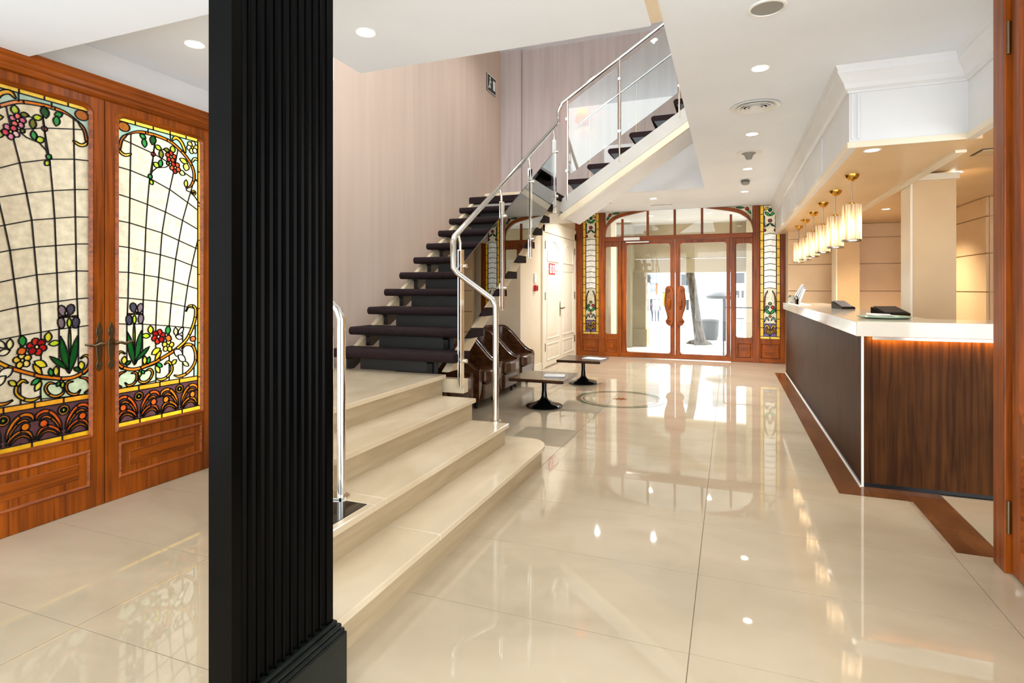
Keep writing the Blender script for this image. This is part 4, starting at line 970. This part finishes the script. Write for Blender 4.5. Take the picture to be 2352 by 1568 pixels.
# ================================================================== ARMCHAIRS AND TABLES
def armchair(y, label, x=-3.06, rz=0.0):
    """tub chair facing +X, built round its own base"""
    t = thing('tub_chair', (x, y, 0), label, 'armchair', 'brown leather tub chairs under the stairs', rz=rz)
    W2, D2 = .35, .38
    def U(e, k=18):                                         # horseshoe plan, open towards +X
        p = [(D2 - .02 - (D2 + .02) * i / 6, -(W2 + e)) for i in range(6)]
        for i in range(k + 1):
            a = -PI / 2 - PI * i / k; p.append((-.06 + (D2 - .08 + e) * math.cos(a) * 1.0, (W2 + e) * math.sin(a)))
        p += [(-.04 + (D2 + .02) * (i + 1) / 6, W2 + e) for i in range(6)]; return p
    out, inn = U(0), U(-.09); n = len(out); mb = MB()
    def ht(i):
        q = min(1, max(0, (out[i][0] + .14) / (D2 + .12)))    # 0 = back, 1 = arm front; the rim falls in an S
        return .84 - .37 * q * q * (3 - 2 * q)
    layers = [[(p[0], p[1], .10) for p in out], [(p[0] * 1.02, p[1] * 1.02, ht(i) - .06) for i, p in enumerate(out)], [(p[0], p[1], ht(i) - .015) for i, p in enumerate(out)],
              [((p[0] + q[0]) / 2, (p[1] + q[1]) / 2, ht(i)) for i, (p, q) in enumerate(zip(out, inn))], [(q[0], q[1], ht(i) - .015) for i, q in enumerate(inn)], [(q[0], q[1], ht(i) - .06) for i, q in enumerate(inn)], [(q[0], q[1], .25) for q in inn]]
    for l in layers: mb.v += l
    m = len(layers)
    for a in range(m - 1):
        for j in range(n - 1): mb.f.append((a * n + j, a * n + j + 1, (a + 1) * n + j + 1, (a + 1) * n + j))
    mb.f.append(tuple(a * n for a in range(m))); mb.f.append(tuple(a * n + n - 1 for a in range(m))[::-1])
    for j in range(n - 1): mb.f.append((j, j + 1, (m - 1) * n + j + 1, (m - 1) * n + j))
    def put(mbx, nm, mat, sm=None, bev=0):
        o = mbx.build(nm, mat, None, sm, bev, 3); o.parent = t; return o
    put(mb, 'back_shell', 'leather', 50)
    put(MB().prism([(p[0], p[1]) for p in [(D2 + .01, -.235)] + [(-.05 + .27 * math.cos(a), .235 * math.sin(a)) for a in [-PI / 2 - PI * i / 10 for i in range(11)]] + [(D2 + .01, .235), (D2 + .05, .15), (D2 + .06, 0), (D2 + .05, -.15)]], .29, .44), 'seat_cushion', 'leather', None, .035)
    put(box(-.25, D2 - .0, -.24, .24, .10, .288), 'base', 'leather', None, .02)
    for i, s in enumerate((-1, 1)):
        put(MB().tube([(p[0], p[1], ht(k) - .0) for k, p in [(k, ((out[k][0] + inn[k][0]) / 2, (out[k][1] + inn[k][1]) / 2)) for k in (range(0, n // 2 - 1) if s < 0 else range(n // 2 + 1, n))]], .008, 6), 'piping', 'leather', 50)
    for sx_ in (-.24, .28):
        for sy_ in (-.25, .25): put(MB().lathe([(.018, 0), (.024, .10)], (sx_, sy_, 0), 10), 'leg', 'black_metal', 40)
    return t
armchair(5.40, 'brown leather tub chair nearest the marble steps', -3.04)
armchair(6.28, 'brown leather tub chair behind the tall chrome rail post', -3.05)
armchair(7.05, 'brown leather tub chair between its two neighbours, third from the steps', -3.10)
armchair(7.80, 'brown leather tub chair farthest along, closest to the cream wall', -3.14)
def coffee_table(x, y, w, d, hz, label):
    t = thing('coffee_table', (x, y, 0), label, 'table', 'pedestal coffee tables by the armchairs')
    def put(mbx, nm, mat, sm=None, bev=0):
        o = mbx.build(nm, mat, None, sm, bev); o.parent = t; return o
    put(box(-w / 2, w / 2, -d / 2, d / 2, hz - .028, hz), 'tabletop', 'table_wood', None, .003)
    put(box(-w / 2 + .004, w / 2 - .004, -d / 2 + .004, d / 2 - .004, hz - .036, hz - .0285), 'top_edge', 'black_metal')
    put(MB().lathe([(.215, 0), (.22, .012), (.20, .028), (.12, .045), (.055, .08), (.034, .12), (.028, .2), (.028, hz - .06), (.07, hz - .037)], n=32), 'pedestal', 'black_gloss', 50)
    return t
coffee_table(-2.06, 6.42, .66, .66, .37, 'square dark wood pedestal table nearer the marble steps')
coffee_table(-2.03, 8.22, .64, .64, .37, 'square dark wood pedestal table nearer the entrance')
def magazine(x, y, z, rz, w, d, label, mat='paper'):
    t = thing('magazine', (x, y, z), label, 'magazine', rz=rz)
    for nm, a, b_, m in (('cover', 0, .002, 'window_dark'), ('pages', .002, .008, mat), ('cover', .008, .010, 'paper')):
        o = box(-w / 2, w / 2, -d / 2, d / 2, a, b_).build(nm, m); o.parent = t
magazine(-1.93, 6.42, .3705, .2, .24, .17, 'pale magazine on the table nearer the steps'); magazine(-1.86, 8.2, .3705, -.2, .30, .22, 'pale open magazine on the table nearer the entrance')

# ================================================================== RECEPTION
rc = thing('reception_counter', (1.6, 7.4, 0), 'long walnut reception counter with pale stone top and glowing edge', 'counter')
CXF, CY0, CY1 = .875, 4.63, 10.45
box(CXF, CXF + .04, CY0 + .04, CY1, .03, 1.065).build('front_panel', 'walnut', rc)
box(CXF + .012, 2.55, CY0, CY0 + .04, .03, 1.065).build('end_panel', 'walnut', rc)
box(CXF - .004, CXF + .010, CY0 - .004, CY0 + .012, .0, 1.065).build('corner_trim', 'trim_white', rc)
box(CXF - .006, CXF + .03, CY0 + .012, CY1, 0, .03).build('base_trim', 'black_metal', rc); box(CXF - .016, CXF - .006, CY0 - .01, CY1, 0, .006).build('base_line', 'trim_white', rc)
box(CXF + .012, 2.55, CY0 + .006, CY0 + .03, 0, .03).build('base_trim', 'black_metal', rc)
b = MB(); b.prism([(.832, 4.585), (2.60, 4.585), (2.60, 5.15), (1.42, 5.15), (1.42, CY1), (.832, CY1)], 1.066, 1.170)
b.build('countertop', 'counter_slab', rc, bevel=.004)
box(CXF + .04, 1.36, CY0 + .042, CY1 - .02, .03, 1.06).build('carcass', 'walnut', rc)
box(1.36, 2.55, CY0 + .042, 5.10, .03, 1.06).build('carcass', 'walnut', rc)
led = box(.93, 2.52, 4.588, 4.592, 1.046, 1.065).build('led_profile', 'steel', rc)
l = bpy.data.lights.new('led_light', 'AREA'); l.shape = 'RECTANGLE'; l.size = 1.6; l.size_y = .012; l.energy = 4; l.color = (1, .52, .08)
lo_ = bpy.data.objects.new('led_light', l); C.objects.link(lo_); lo_.location = (1.72, 4.596, 1.054); lo_.rotation_euler = (math.radians(60), 0, 0); attach(lo_, rc)
# things on the counter
rk = thing('leaflet_rack', (1.0, 9.6, 1.17), 'clear rack of tilted leaflets at the far end of the counter', 'rack')
for i in range(7):
    y = 8.9 + i * .19
    o = MB().prism([(.90 + i * .012, 1.171 + .018 * i), (.915 + i * .012, 1.171 + .018 * i), (1.00 + i * .016, 1.40 + .012 * i), (.985 + i * .016, 1.40 + .012 * i)], y, y + .13, 1)
    o.build('leaflet', ('paper', 'window_dark', 'white_plastic', 'dark_grey')[i % 4], rk)
MB().box(.885, 1.06, 8.86, 10.2, 1.1705, 1.18).build('rack_base', 'white_plastic', rk)
MB().prism([(.885, 1.1805), (.90, 1.1805), (.90, 1.30), (.885, 1.25)], 8.86, 10.2, 1).build('rack_front', 'door_glass', rk)
def desk_box(x, y, rz, w, d, h0, h1, label, name, mats):
    t = thing(name, (x, y, 1.1702), label, 'card holder' if 'holder' in name else 'terminal', rz=rz)
    o = MB().prism([(-d / 2, 0), (d / 2, 0), (d / 2, h1), (-d / 2, h0)], -w / 2, w / 2, 0).build('body', mats[0], None, None, .004); o.parent = t
    o = MB().prism([(-d / 2 + .015, h0 + .004), (d / 2 - .015, h1 + .001), (d / 2 - .015, h1 + .006), (-d / 2 + .015, h0 + .010)], -w / 2 + .015, w / 2 - .015, 0).build('top_plate', mats[1]); o.parent = t
desk_box(1.22, 7.45, .4, .16, .20, .02, .085, 'small black wedge shaped card holder on the counter', 'card_holder', ('black_gloss', 'window_dark'))
desk_box(1.27, 5.62, .5, .24, .16, .025, .075, 'black payment terminal behind the glass dish', 'payment_terminal', ('black_gloss', 'dark_grey'))
dt = thing('glass_dish', (1.12, 5.15, 1.170), 'shallow greenish glass dish holding papers on the counter', 'dish')
o = MB().lathe([(.10, 0), (.17, .008), (.185, .016), (.18, .02), (.16, .014), (0, .008)], n=28).build('dish', 'glass_green', None, 40); o.parent = dt
for i, (a, dx) in enumerate(((.3, .0), (.9, .03), (-.2, -.03))):
    o = box(-.08, .08, -.055, .055, 0, .003).build('paper_sheet', 'paper'); o.location = (dx, .02 * i, .02 + .004 * i); o.rotation_euler = (.05, .04, a); o.parent = dt
# piers and panelled walls behind the counter
def pier(x0, x1, y0, y1, lab, nm):
    t = thing(nm, (x0, y0, 0), lab, 'pier', kind='structure')
    box(x0 + .02, x1, y0, y1, 0, 2.44).build('pier_body', 'tan_paint', t)
    box(x0, x0 + .02, y0 - .012, y1 + .01, 0, 2.44).build('pier_lit_side', 'cream_door', t, bevel=.002)  # light on the left side put into a paler colour
    box(x0 - .0, x1 + .02, y0 - .03, y1, 2.44, 2.50).build('pier_cap', 'cream_door', t)
pier(1.63, 2.0, 6.50, 6.80, 'tan square pier rising behind the near counter end', 'pier_near'); pier(1.63, 1.97, 10.60, 11.0, 'tan square pier at the far end behind the pendants', 'pier_far')
def panelled(nm, lab, axis, a0, a1, plane, d, zs_):
    t = thing(nm, ((a0 + a1) / 2, plane, 0) if axis == 1 else (plane, (a0 + a1) / 2, 0), lab, 'wall', kind='structure')
    for z0, z1 in zip(zs_, zs_[1:]):
        if axis == 1: box(a0, a1, plane, plane + .03, z0 + .006, z1 - .006).build('panel', 'tan_panel', t, bevel=.003)
        else: box(plane, plane + .03, a0, a1, z0 + .006, z1 - .006).build('panel', 'tan_panel', t, bevel=.003)
    if axis == 1: box(a0, a1, plane + .031, plane + .10, 0, 2.52).build('backing', 'tan_paint', t)
    else: box(plane + .031, plane + .10, a0, a1, 0, 2.52).build('backing', 'tan_paint', t)
ZP = [0, .45, .90, 1.36, 1.83, 2.28, 2.52]
panelled('wall_panelled', 'tan panelled back wall behind the reception piers', 1, .975, 3.4, 11.2, -1, ZP)
panelled('wall_panelled_side', 'tan panelled side wall at the right of the reception', 0, 8.46, 11.2, 2.90, -1, ZP)
panelled('wall_panelled_return', 'tan panelled return at the right of the reception, beside the open door', 1, 2.93, 4.0, 8.43, -1, ZP)
# soffit above the counter
sf = thing('soffit', (1.5, 7.5, 2.42), 'white dropped ceiling box with cornice above the reception counter', 'soffit', kind='structure')
SX, SY, SZ = .80, 4.66, 2.42; SX2 = 1.50
b = MB(); b.box(SX, SX + .06, SY + .06, 11.64, SZ, CZ); b.box(SX, SX2, SY, SY + .06, SZ, CZ); b.box(SX2, SX2 + .06, 3.4, SY + .06, SZ, CZ)
b.build('fascia', 'white_paint', sf)
b = MB(); b.box(SX + .06, 1.60, SY + .06, 11.64, SZ, SZ + .03); b.box(1.56, 1.60, SY, 11.64, SZ + .03, 2.56)
b.build('underside', 'tan_panel', sf)
b = MB(); b.box(1.60, 4.0, SY, 11.64, 2.52, 2.56); b.box(SX2 + .06, 4.0, 3.4, SY, 2.50, 2.56); b.build('inner_ceiling', 'tan_panel', sf)
# cornice swept round the soffit: profile (out, z)
pf = [(0, 2.80), (.012, 2.80), (.012, 2.815), (.03, 2.83), (.04, 2.86), (.07, 2.91), (.085, 2.93), (.085, 2.955), (.10, 2.98), (0, 2.98)]
path = [((SX, 11.64), (-1, 0)), ((SX, SY), (-1, -1)), ((SX2, SY), (-1, -1)), ((SX2, 3.4), (-1, 0))]
b = MB(); m = len(pf)
for (x, y), (nx, ny) in path:
    for e, z in pf: b.v.append((x + nx * e, y + ny * e, z))
for i in range(len(path) - 1):
    for j in range(m): b.f.append((i * m + j, i * m + (j + 1) % m, (i + 1) * m + (j + 1) % m, (i + 1) * m + j))
b.build('cornice', 'white_paint', sf)
b = MB(); b.box(SX - .012, SX, SY, 11.64, SZ - .012, SZ + .03); b.box(SX - .012, SX2 - .012, SY - .012, SY, SZ - .012, SZ + .03); b.box(SX2 - .012, SX2, 3.4, SY - .012, SZ - .012, SZ + .03)
b.build('lower_moulding', 'cream_door', sf)
for y in (5.9, 7.3, 8.7, 10.1):
    for dy in (0, .05): box(SX - .008, SX, y + dy, y + dy + .015, SZ + .05, 2.79).build('fluting', 'white_paint', sf)
for x in (SX + .012, SX + .05): box(x, x + .015, SY - .014, SY - .001, SZ + .05, 2.79).build('fluting', 'white_paint', sf)
box(1.55, 1.62, SY + .4, 11.6, SZ - .02, SZ).build('light_trough', 'cream_door', sf)
# pendants
def shade_glass():
    m, t, b_ = base('shade_glass', srgb(250, 226, 180), .3)
    b_.inputs['Transmission Weight'].default_value = 0
    tc = t.nodes.new('ShaderNodeTexCoord'); mp = t.nodes.new('ShaderNodeMapping'); mp.inputs['Scale'].default_value = (60, 60, 3)
    nz = t.nodes.new('ShaderNodeTexNoise'); nz.inputs['Scale'].default_value = 1; nz.inputs['Detail'].default_value = 3
    rp = t.nodes.new('ShaderNodeValToRGB'); rp.color_ramp.elements[0].color = srgb(190, 158, 112); rp.color_ramp.elements[1].color = srgb(240, 232, 214); rp.color_ramp.elements[0].position = .35; rp.color_ramp.elements[1].position = .6
    tr = t.nodes.new('ShaderNodeBsdfTranslucent'); mx = t.nodes.new('ShaderNodeMixShader'); mx.inputs[0].default_value = .7
    t.links.new(tc.outputs['Object'], mp.inputs[0]); t.links.new(mp.outputs[0], nz.inputs[0]); t.links.new(nz.outputs[0], rp.inputs[0]); t.links.new(rp.outputs[0], b_.inputs['Base Color']); t.links.new(rp.outputs[0], tr.inputs[0])
    t.links.new(b_.outputs[0], mx.inputs[1]); t.links.new(tr.outputs[0], mx.inputs[2]); t.links.new(mx.outputs[0], t.nodes['Material Output'].inputs[0])
shade_glass()
ORD_ = ['nearest', 'second nearest', 'third nearest', 'fourth nearest', 'second farthest', 'farthest']
for i in range(6):
    x, y = 1.02 + .006 * i, 5.82 + .885 * i
    t = thing('pendant_lamp', (x, y, SZ), 'brass pendant lamp with pleated glass cylinder shade, %s of the row over the counter' % ORD_[i], 'lamp', 'pendants over the reception counter')
    def put(mbx, nm, mat, sm=None):
        o = mbx.build(nm, mat, None, sm); o.parent = t; return o
    put(MB().lathe([(.062, 0), (.060, -.015), (.045, -.04), (.018, -.055), (0, -.057)], n=24), 'ceiling_rose', 'brass', 50)
    put(MB().tube([(0, 0, -.05), (0, 0, -.28)], .006, 8), 'rod', 'steel', 40)
    put(MB().lathe([(0, -.24), (.022, -.25), (.022, -.33), (0, -.33)], n=16), 'socket', 'brass', 50)
    put(MB().lathe([(.072, -.275), (.075, -.27), (.078, -.275), (.078, -.585), (.075, -.59)], n=32), 'shade', 'shade_glass', 50)
    put(MB().lathe([(.079, -.580), (.081, -.585), (.079, -.598), (.073, -.598), (.073, -.580), (.079, -.580)], n=32), 'shade_rim', 'steel', 50)
    put(MB().lathe([(0, -.33), (.02, -.345), (.03, -.40), (.02, -.44), (0, -.45)], n=16), 'bulb', 'lamp_warm', 60)
    lp = lamp('pendant_light', 'POINT', (0, 0, -.46), 1.0, (1, .88, .70), .03); lp.parent = t

# ================================================================== CEILING FITTINGS
def downlight(x, y, z, label, e=26, r=.055, spot=150, col=(.93, .965, 1.0), cat='downlight'):
    t = thing('downlight', (x, y, z), label, 'downlight', 'recessed ceiling downlights')
    o = MB().lathe([(r, -.001), (r + .012, -.004), (r + .016, 0)], n=28).build('trim_ring', 'white_plastic', None, 40); o.parent = t
    o = MB().lathe([(0, -.002), (r, -.002), (r, -.0005), (0, -.0005)], n=28).build('lens', 'lamp_white'); o.parent = t
    lp = lamp('downlight_lamp', 'SPOT', (0, 0, -.03), e, col, .025, spot=spot, blend=.9); lp.parent = t
for u, v, lab in [(1746, 157, 'recessed downlight between the plain disc and the round vent'), (1727, 308, 'recessed downlight just beyond the round vent'), (1717, 388, 'recessed downlight just beyond the smoke detector'), (1710, 440, 'recessed downlight nearest the entrance')]:
    p = atz(u, v, CZ); downlight(p[0], p[1], CZ, lab, {157: 16, 308: 55, 388: 110, 440: 130}[v], spot=104)
for u, v, lab in [(1501, 456, 'recessed downlight just beyond the far edge of the stair opening'), (1372, 461, 'recessed downlight over the cream panelled side door')]:
    p = atz(u, v, CZ); downlight(p[0], p[1], CZ, lab, 120)
for x, lab in ((-1.6, 'recessed downlight in the porch ceiling left of the door centre'), (-.4, 'recessed downlight in the porch ceiling right of the door centre')): downlight(x, 12.5, CZ, lab, 40)
p = atz(840, 75, 2.95); downlight(p[0], p[1], 2.95, 'recessed downlight right of the black column', 12)
p = atz(447, 102, 2.95); downlight(p[0], p[1], 2.95, 'recessed downlight above the stained glass double door', 12)
p = atz(2003, 345, SZ); downlight(p[0], p[1], SZ, 'recessed downlight under the soffit corner above the counter', 12, .045, 120, (1, .86, .64))
p = atz(2197, 395, 2.52); downlight(p[0], p[1], 2.52, 'recessed downlight right of the near tan pier', 80, .045, 130, (1, .86, .64))
p = atz(2035, 480, 2.52); downlight(p[0], p[1], 2.52, 'recessed downlight left of the near tan pier', 170, .045, 130, (1, .86, .64))
for x, y, lab in [(.2, 1.6, 'added unseen downlight over the near lobby floor beside the lower ceiling'), (.2, -.4, 'added unseen downlight over the lobby behind the viewer')]: downlight(x, y, CZ, lab, 6)  # extra lamps out of view, added to fill the near lobby
p = atz(1735, 244, CZ)
vt = thing('ceiling_vent', (p[0], p[1], CZ), 'round white ceiling air diffuser with concentric rings', 'vent')
for r0, r1, d0, d1_ in [(.165, .195, -.004, -.012), (.128, .15, -.006, -.022), (.094, .114, -.006, -.022), (.06, .08, -.006, -.022), (.0, .048, -.012, -.018)]:
    o = MB().lathe([(r0, d0), (r1, d1_), (r1 + .004, d1_ + .004), (r0 + .004, d0 + .003)] if r0 else [(0, d1_), (r1, d1_), (r1, d0), (0, d0)], n=40).build('vent_ring', 'white_plastic', None, 50); o.parent = vt
o = MB().lathe([(0, -.001), (.17, -.001), (.17, -.003), (0, -.003)], n=40).build('throat', 'dark_grey'); o.parent = vt
p = atz(1762, 17, CZ); o = thing('ceiling_speaker', (p[0], p[1], CZ), 'plain white round disc set in the ceiling at the top edge', 'speaker')
q = MB().lathe([(0, -.006), (.082, -.006), (.082, -.001), (0, -.001)], n=32).build('grille', 'vent_grey', None, 40); q.parent = o
q = MB().lathe([(.084, -.002), (.088, -.010), (.10, -.008), (.104, -.001)], n=32).build('rim', 'white_plastic', None, 40); q.parent = o
p = atz(1720, 350, CZ); o = thing('smoke_detector', (p[0], p[1], CZ), 'smoke detector with wide white base on the ceiling', 'detector')
q = MB().lathe([(.0, -.012), (.13, -.010), (.14, -.001), (0, -.001)], n=28).build('base_plate', 'white_plastic', None, 40); q.parent = o
q = MB().lathe([(.0, -.085), (.03, -.08), (.05, -.03), (.08, -.012), (0, -.012)], n=24).build('sensor', 'vent_grey', None, 40); q.parent = o
p = atz(1712, 413, CZ); o = thing('motion_sensor', (p[0], p[1], CZ), 'small grey cylindrical sensor on the ceiling beyond the detector', 'sensor')
q = MB().lathe([(.05, -.001), (.06, -.02), (.055, -.06), (.03, -.075), (0, -.078)], n=24).build('body', 'vent_grey', None, 40); q.parent = o
q = MB().lathe([(.062, -.018), (.064, -.022), (.062, -.028)], n=24).build('band', 'dark_grey', None, 40); q.parent = o
p = atz(1400, 458, CZ); o = thing('sprinkler', (p[0], p[1], CZ), 'tiny dark sprinkler head on the ceiling near the entrance', 'sprinkler')
q = MB().lathe([(.02, -.001), (.02, -.02), (.012, -.03), (.012, -.06), (.03, -.064), (0, -.07)], n=14).build('head', 'dark_grey', None, 40); q.parent = o
q = MB().lathe([(0, -.004), (.04, -.004), (.04, -.001), (0, -.001)], n=20).build('flange', 'white_plastic', None, 40); q.parent = o
p = atz(1520, 471, CZ); o = thing('slot_vent', (p[0], p[1], CZ), 'slim slotted air vent in the ceiling before the entrance', 'vent')
for i in range(4): q = box(-.18, .18, -.06 + i * .032, -.06 + i * .032 + .02, -.010, -.001).build('slat', 'white_plastic'); q.parent = o
q = box(-.19, .19, -.07, .07, -.004, -.0005).build('backing', 'vent_grey'); q.parent = o
p = atz(2240, 355, 2.50); o = thing('reception_grille', (1.95, 5.7, 2.52), 'tan air grille in the reception ceiling beside the near pier', 'vent')
for i in range(5): q = box(-.05, .6, -.1 + i * .045, -.1 + i * .045 + .03, -.012, -.001).build('slat', 'tan_paint'); q.parent = o
q = box(-.06, .61, -.12, .14, -.004, -.0005).build('backing', 'dark_grey'); q.parent = o
# exit sign on the stair wall
ex = thing('exit_sign', (-3.79, 8.87, 4.87), 'dark sign with white running figure high on the stair wall', 'sign')
box(-3.80, -3.785, 8.68, 9.06, 4.73, 5.02).build('plate', 'exit_dark', ex); b = MB()
b.box(-3.785, -3.783, 8.68, 9.06, 4.73, 4.742); b.box(-3.785, -3.783, 8.68, 9.06, 5.008, 5.02); b.box(-3.785, -3.783, 8.68, 8.692, 4.73, 5.02); b.box(-3.785, -3.783, 9.048, 9.06, 4.73, 5.02)
b.build('border', 'paper', ex); b = MB()
b.prism([(p[0], p[1]) for p in ell((8.80, 4.965), .022, .022, 0, 10)], -3.785, -3.782, 0)
for q in ([(8.79, 4.94), (8.82, 4.935), (8.80, 4.86), (8.77, 4.865)], [(8.77, 4.865), (8.80, 4.86), (8.84, 4.81), (8.82, 4.795)], [(8.78, 4.87), (8.80, 4.86), (8.76, 4.78), (8.73, 4.785)], [(8.81, 4.935), (8.86, 4.90), (8.85, 4.885), (8.80, 4.91)],
          [(8.93, 4.80), (9.02, 4.80), (9.02, 4.96), (8.93, 4.96)]): b.prism(q, -3.785, -3.782, 0)
b.build('running_figure', 'paper', ex)
# wall lamp upstairs (seen through the balustrade)
wl = thing('wall_lamp', (-2.3, 9.36, 4.3), 'amber shaded wall lamp on the upper landing wall', 'lamp')
MB().lathe([(.07, 4.40), (.13, 4.20), (.128, 4.20), (.068, 4.40)], (-2.3, 9.24, 0), 24).build('shade', glass_col((236, 160, 50)), wl, 50)
MB().tube([(-2.3, 9.40, 4.2), (-2.3, 9.30, 4.15), (-2.3, 9.24, 4.2), (-2.3, 9.24, 4.28)], .01, 8).build('arm', 'brass', wl, 50)
MB().lathe([(0, 4.26), (.03, 4.29), (.03, 4.33), (0, 4.36)], (-2.3, 9.24, 0), 12).build('bulb', 'lamp_warm', wl, 60)
lamp('wall_lamp_light', 'POINT', (-2.3, 9.24, 4.36), 7, (1, .66, .3), .03, wl)
# upstairs ceiling lamps above the stairwell
for x, y, lab in ((-3.25, 5.0, 'upper floor ceiling light above the carpeted stairs'), (-2.6, 7.6, 'upper floor ceiling light above the upper landing'), (-1.2, 5.2, 'upper floor ceiling light above the glass balustrade')):
    downlight(x, y, 5.6, lab, 55, .07, 150)

# ================================================================== OPEN DOOR AT THE RIGHT EDGE
d3 = thing('door_3', (1.3, 3.5, 0), 'open wooden door with yellow leaded glass at the right edge', 'door', kind='structure')
box(1.262, 1.40, 3.47, 3.60, 0, CZ).build('door_frame', 'wood_z', d3, bevel=.006)
lf = plate_with_hole(MB(), (2.58, 3.455, .01, 2.90), rrect(2.70, 3.345, .74, 2.80, .12), 1.285, 1.33).build('door_leaf', 'wood_z', d3, bevel=.005)
hole = rrect(2.70, 3.345, .74, 2.80, .12); inn = rrect(2.718, 3.327, .758, 2.782, .105); out = rrect(2.678, 3.367, .718, 2.822, .14); n = len(hole)
mo = MB(); mo.v += [(1.285, p[0], p[1]) for p in out] + [(1.272, p[0], p[1]) for p in hole] + [(1.295, p[0], p[1]) for p in inn]
for a in range(2):
    for j in range(n): mo.f.append((a * n + j, a * n + (j + 1) % n, (a + 1) * n + (j + 1) % n, (a + 1) * n + j))
mo.build('glazing_bead', 'wood_z', lf, 40)
raised_panel(lf, 2.70, 3.345, .12, .62, 1.284, -1, 0, 'wood_y')
sh = [([(2.70, .74), (3.345, .74), (3.345, 2.80), (2.70, 2.80)], CREAM)]
for i in range(16):
    z0 = .74 + 2.06 * i / 16; z1 = z0 + 2.06 / 16
    for a in (2.70, 3.275): sh.append(([(a, z0), (a + .07, z0), (a + .07, z1), (a, z1)], (226, 170, 44)))
    for j in range(4): sh.append(([(2.77 + j * .12625, z0), (2.77 + (j + 1) * .12625, z0), (2.77 + (j + 1) * .12625, z1), (2.77 + j * .12625, z1)], CREAM if (i + j) % 2 else CREAM2))
art_glass(lf, sh, [], lambda s, z, off: (1.305 - off, s, z), .008, .006)
for z in (.20, 2.55): MB().tube([(1.277, 3.463, z), (1.277, 3.463, z + .16)], .009, 10).build('hinge', 'old_brass', d3, 40)
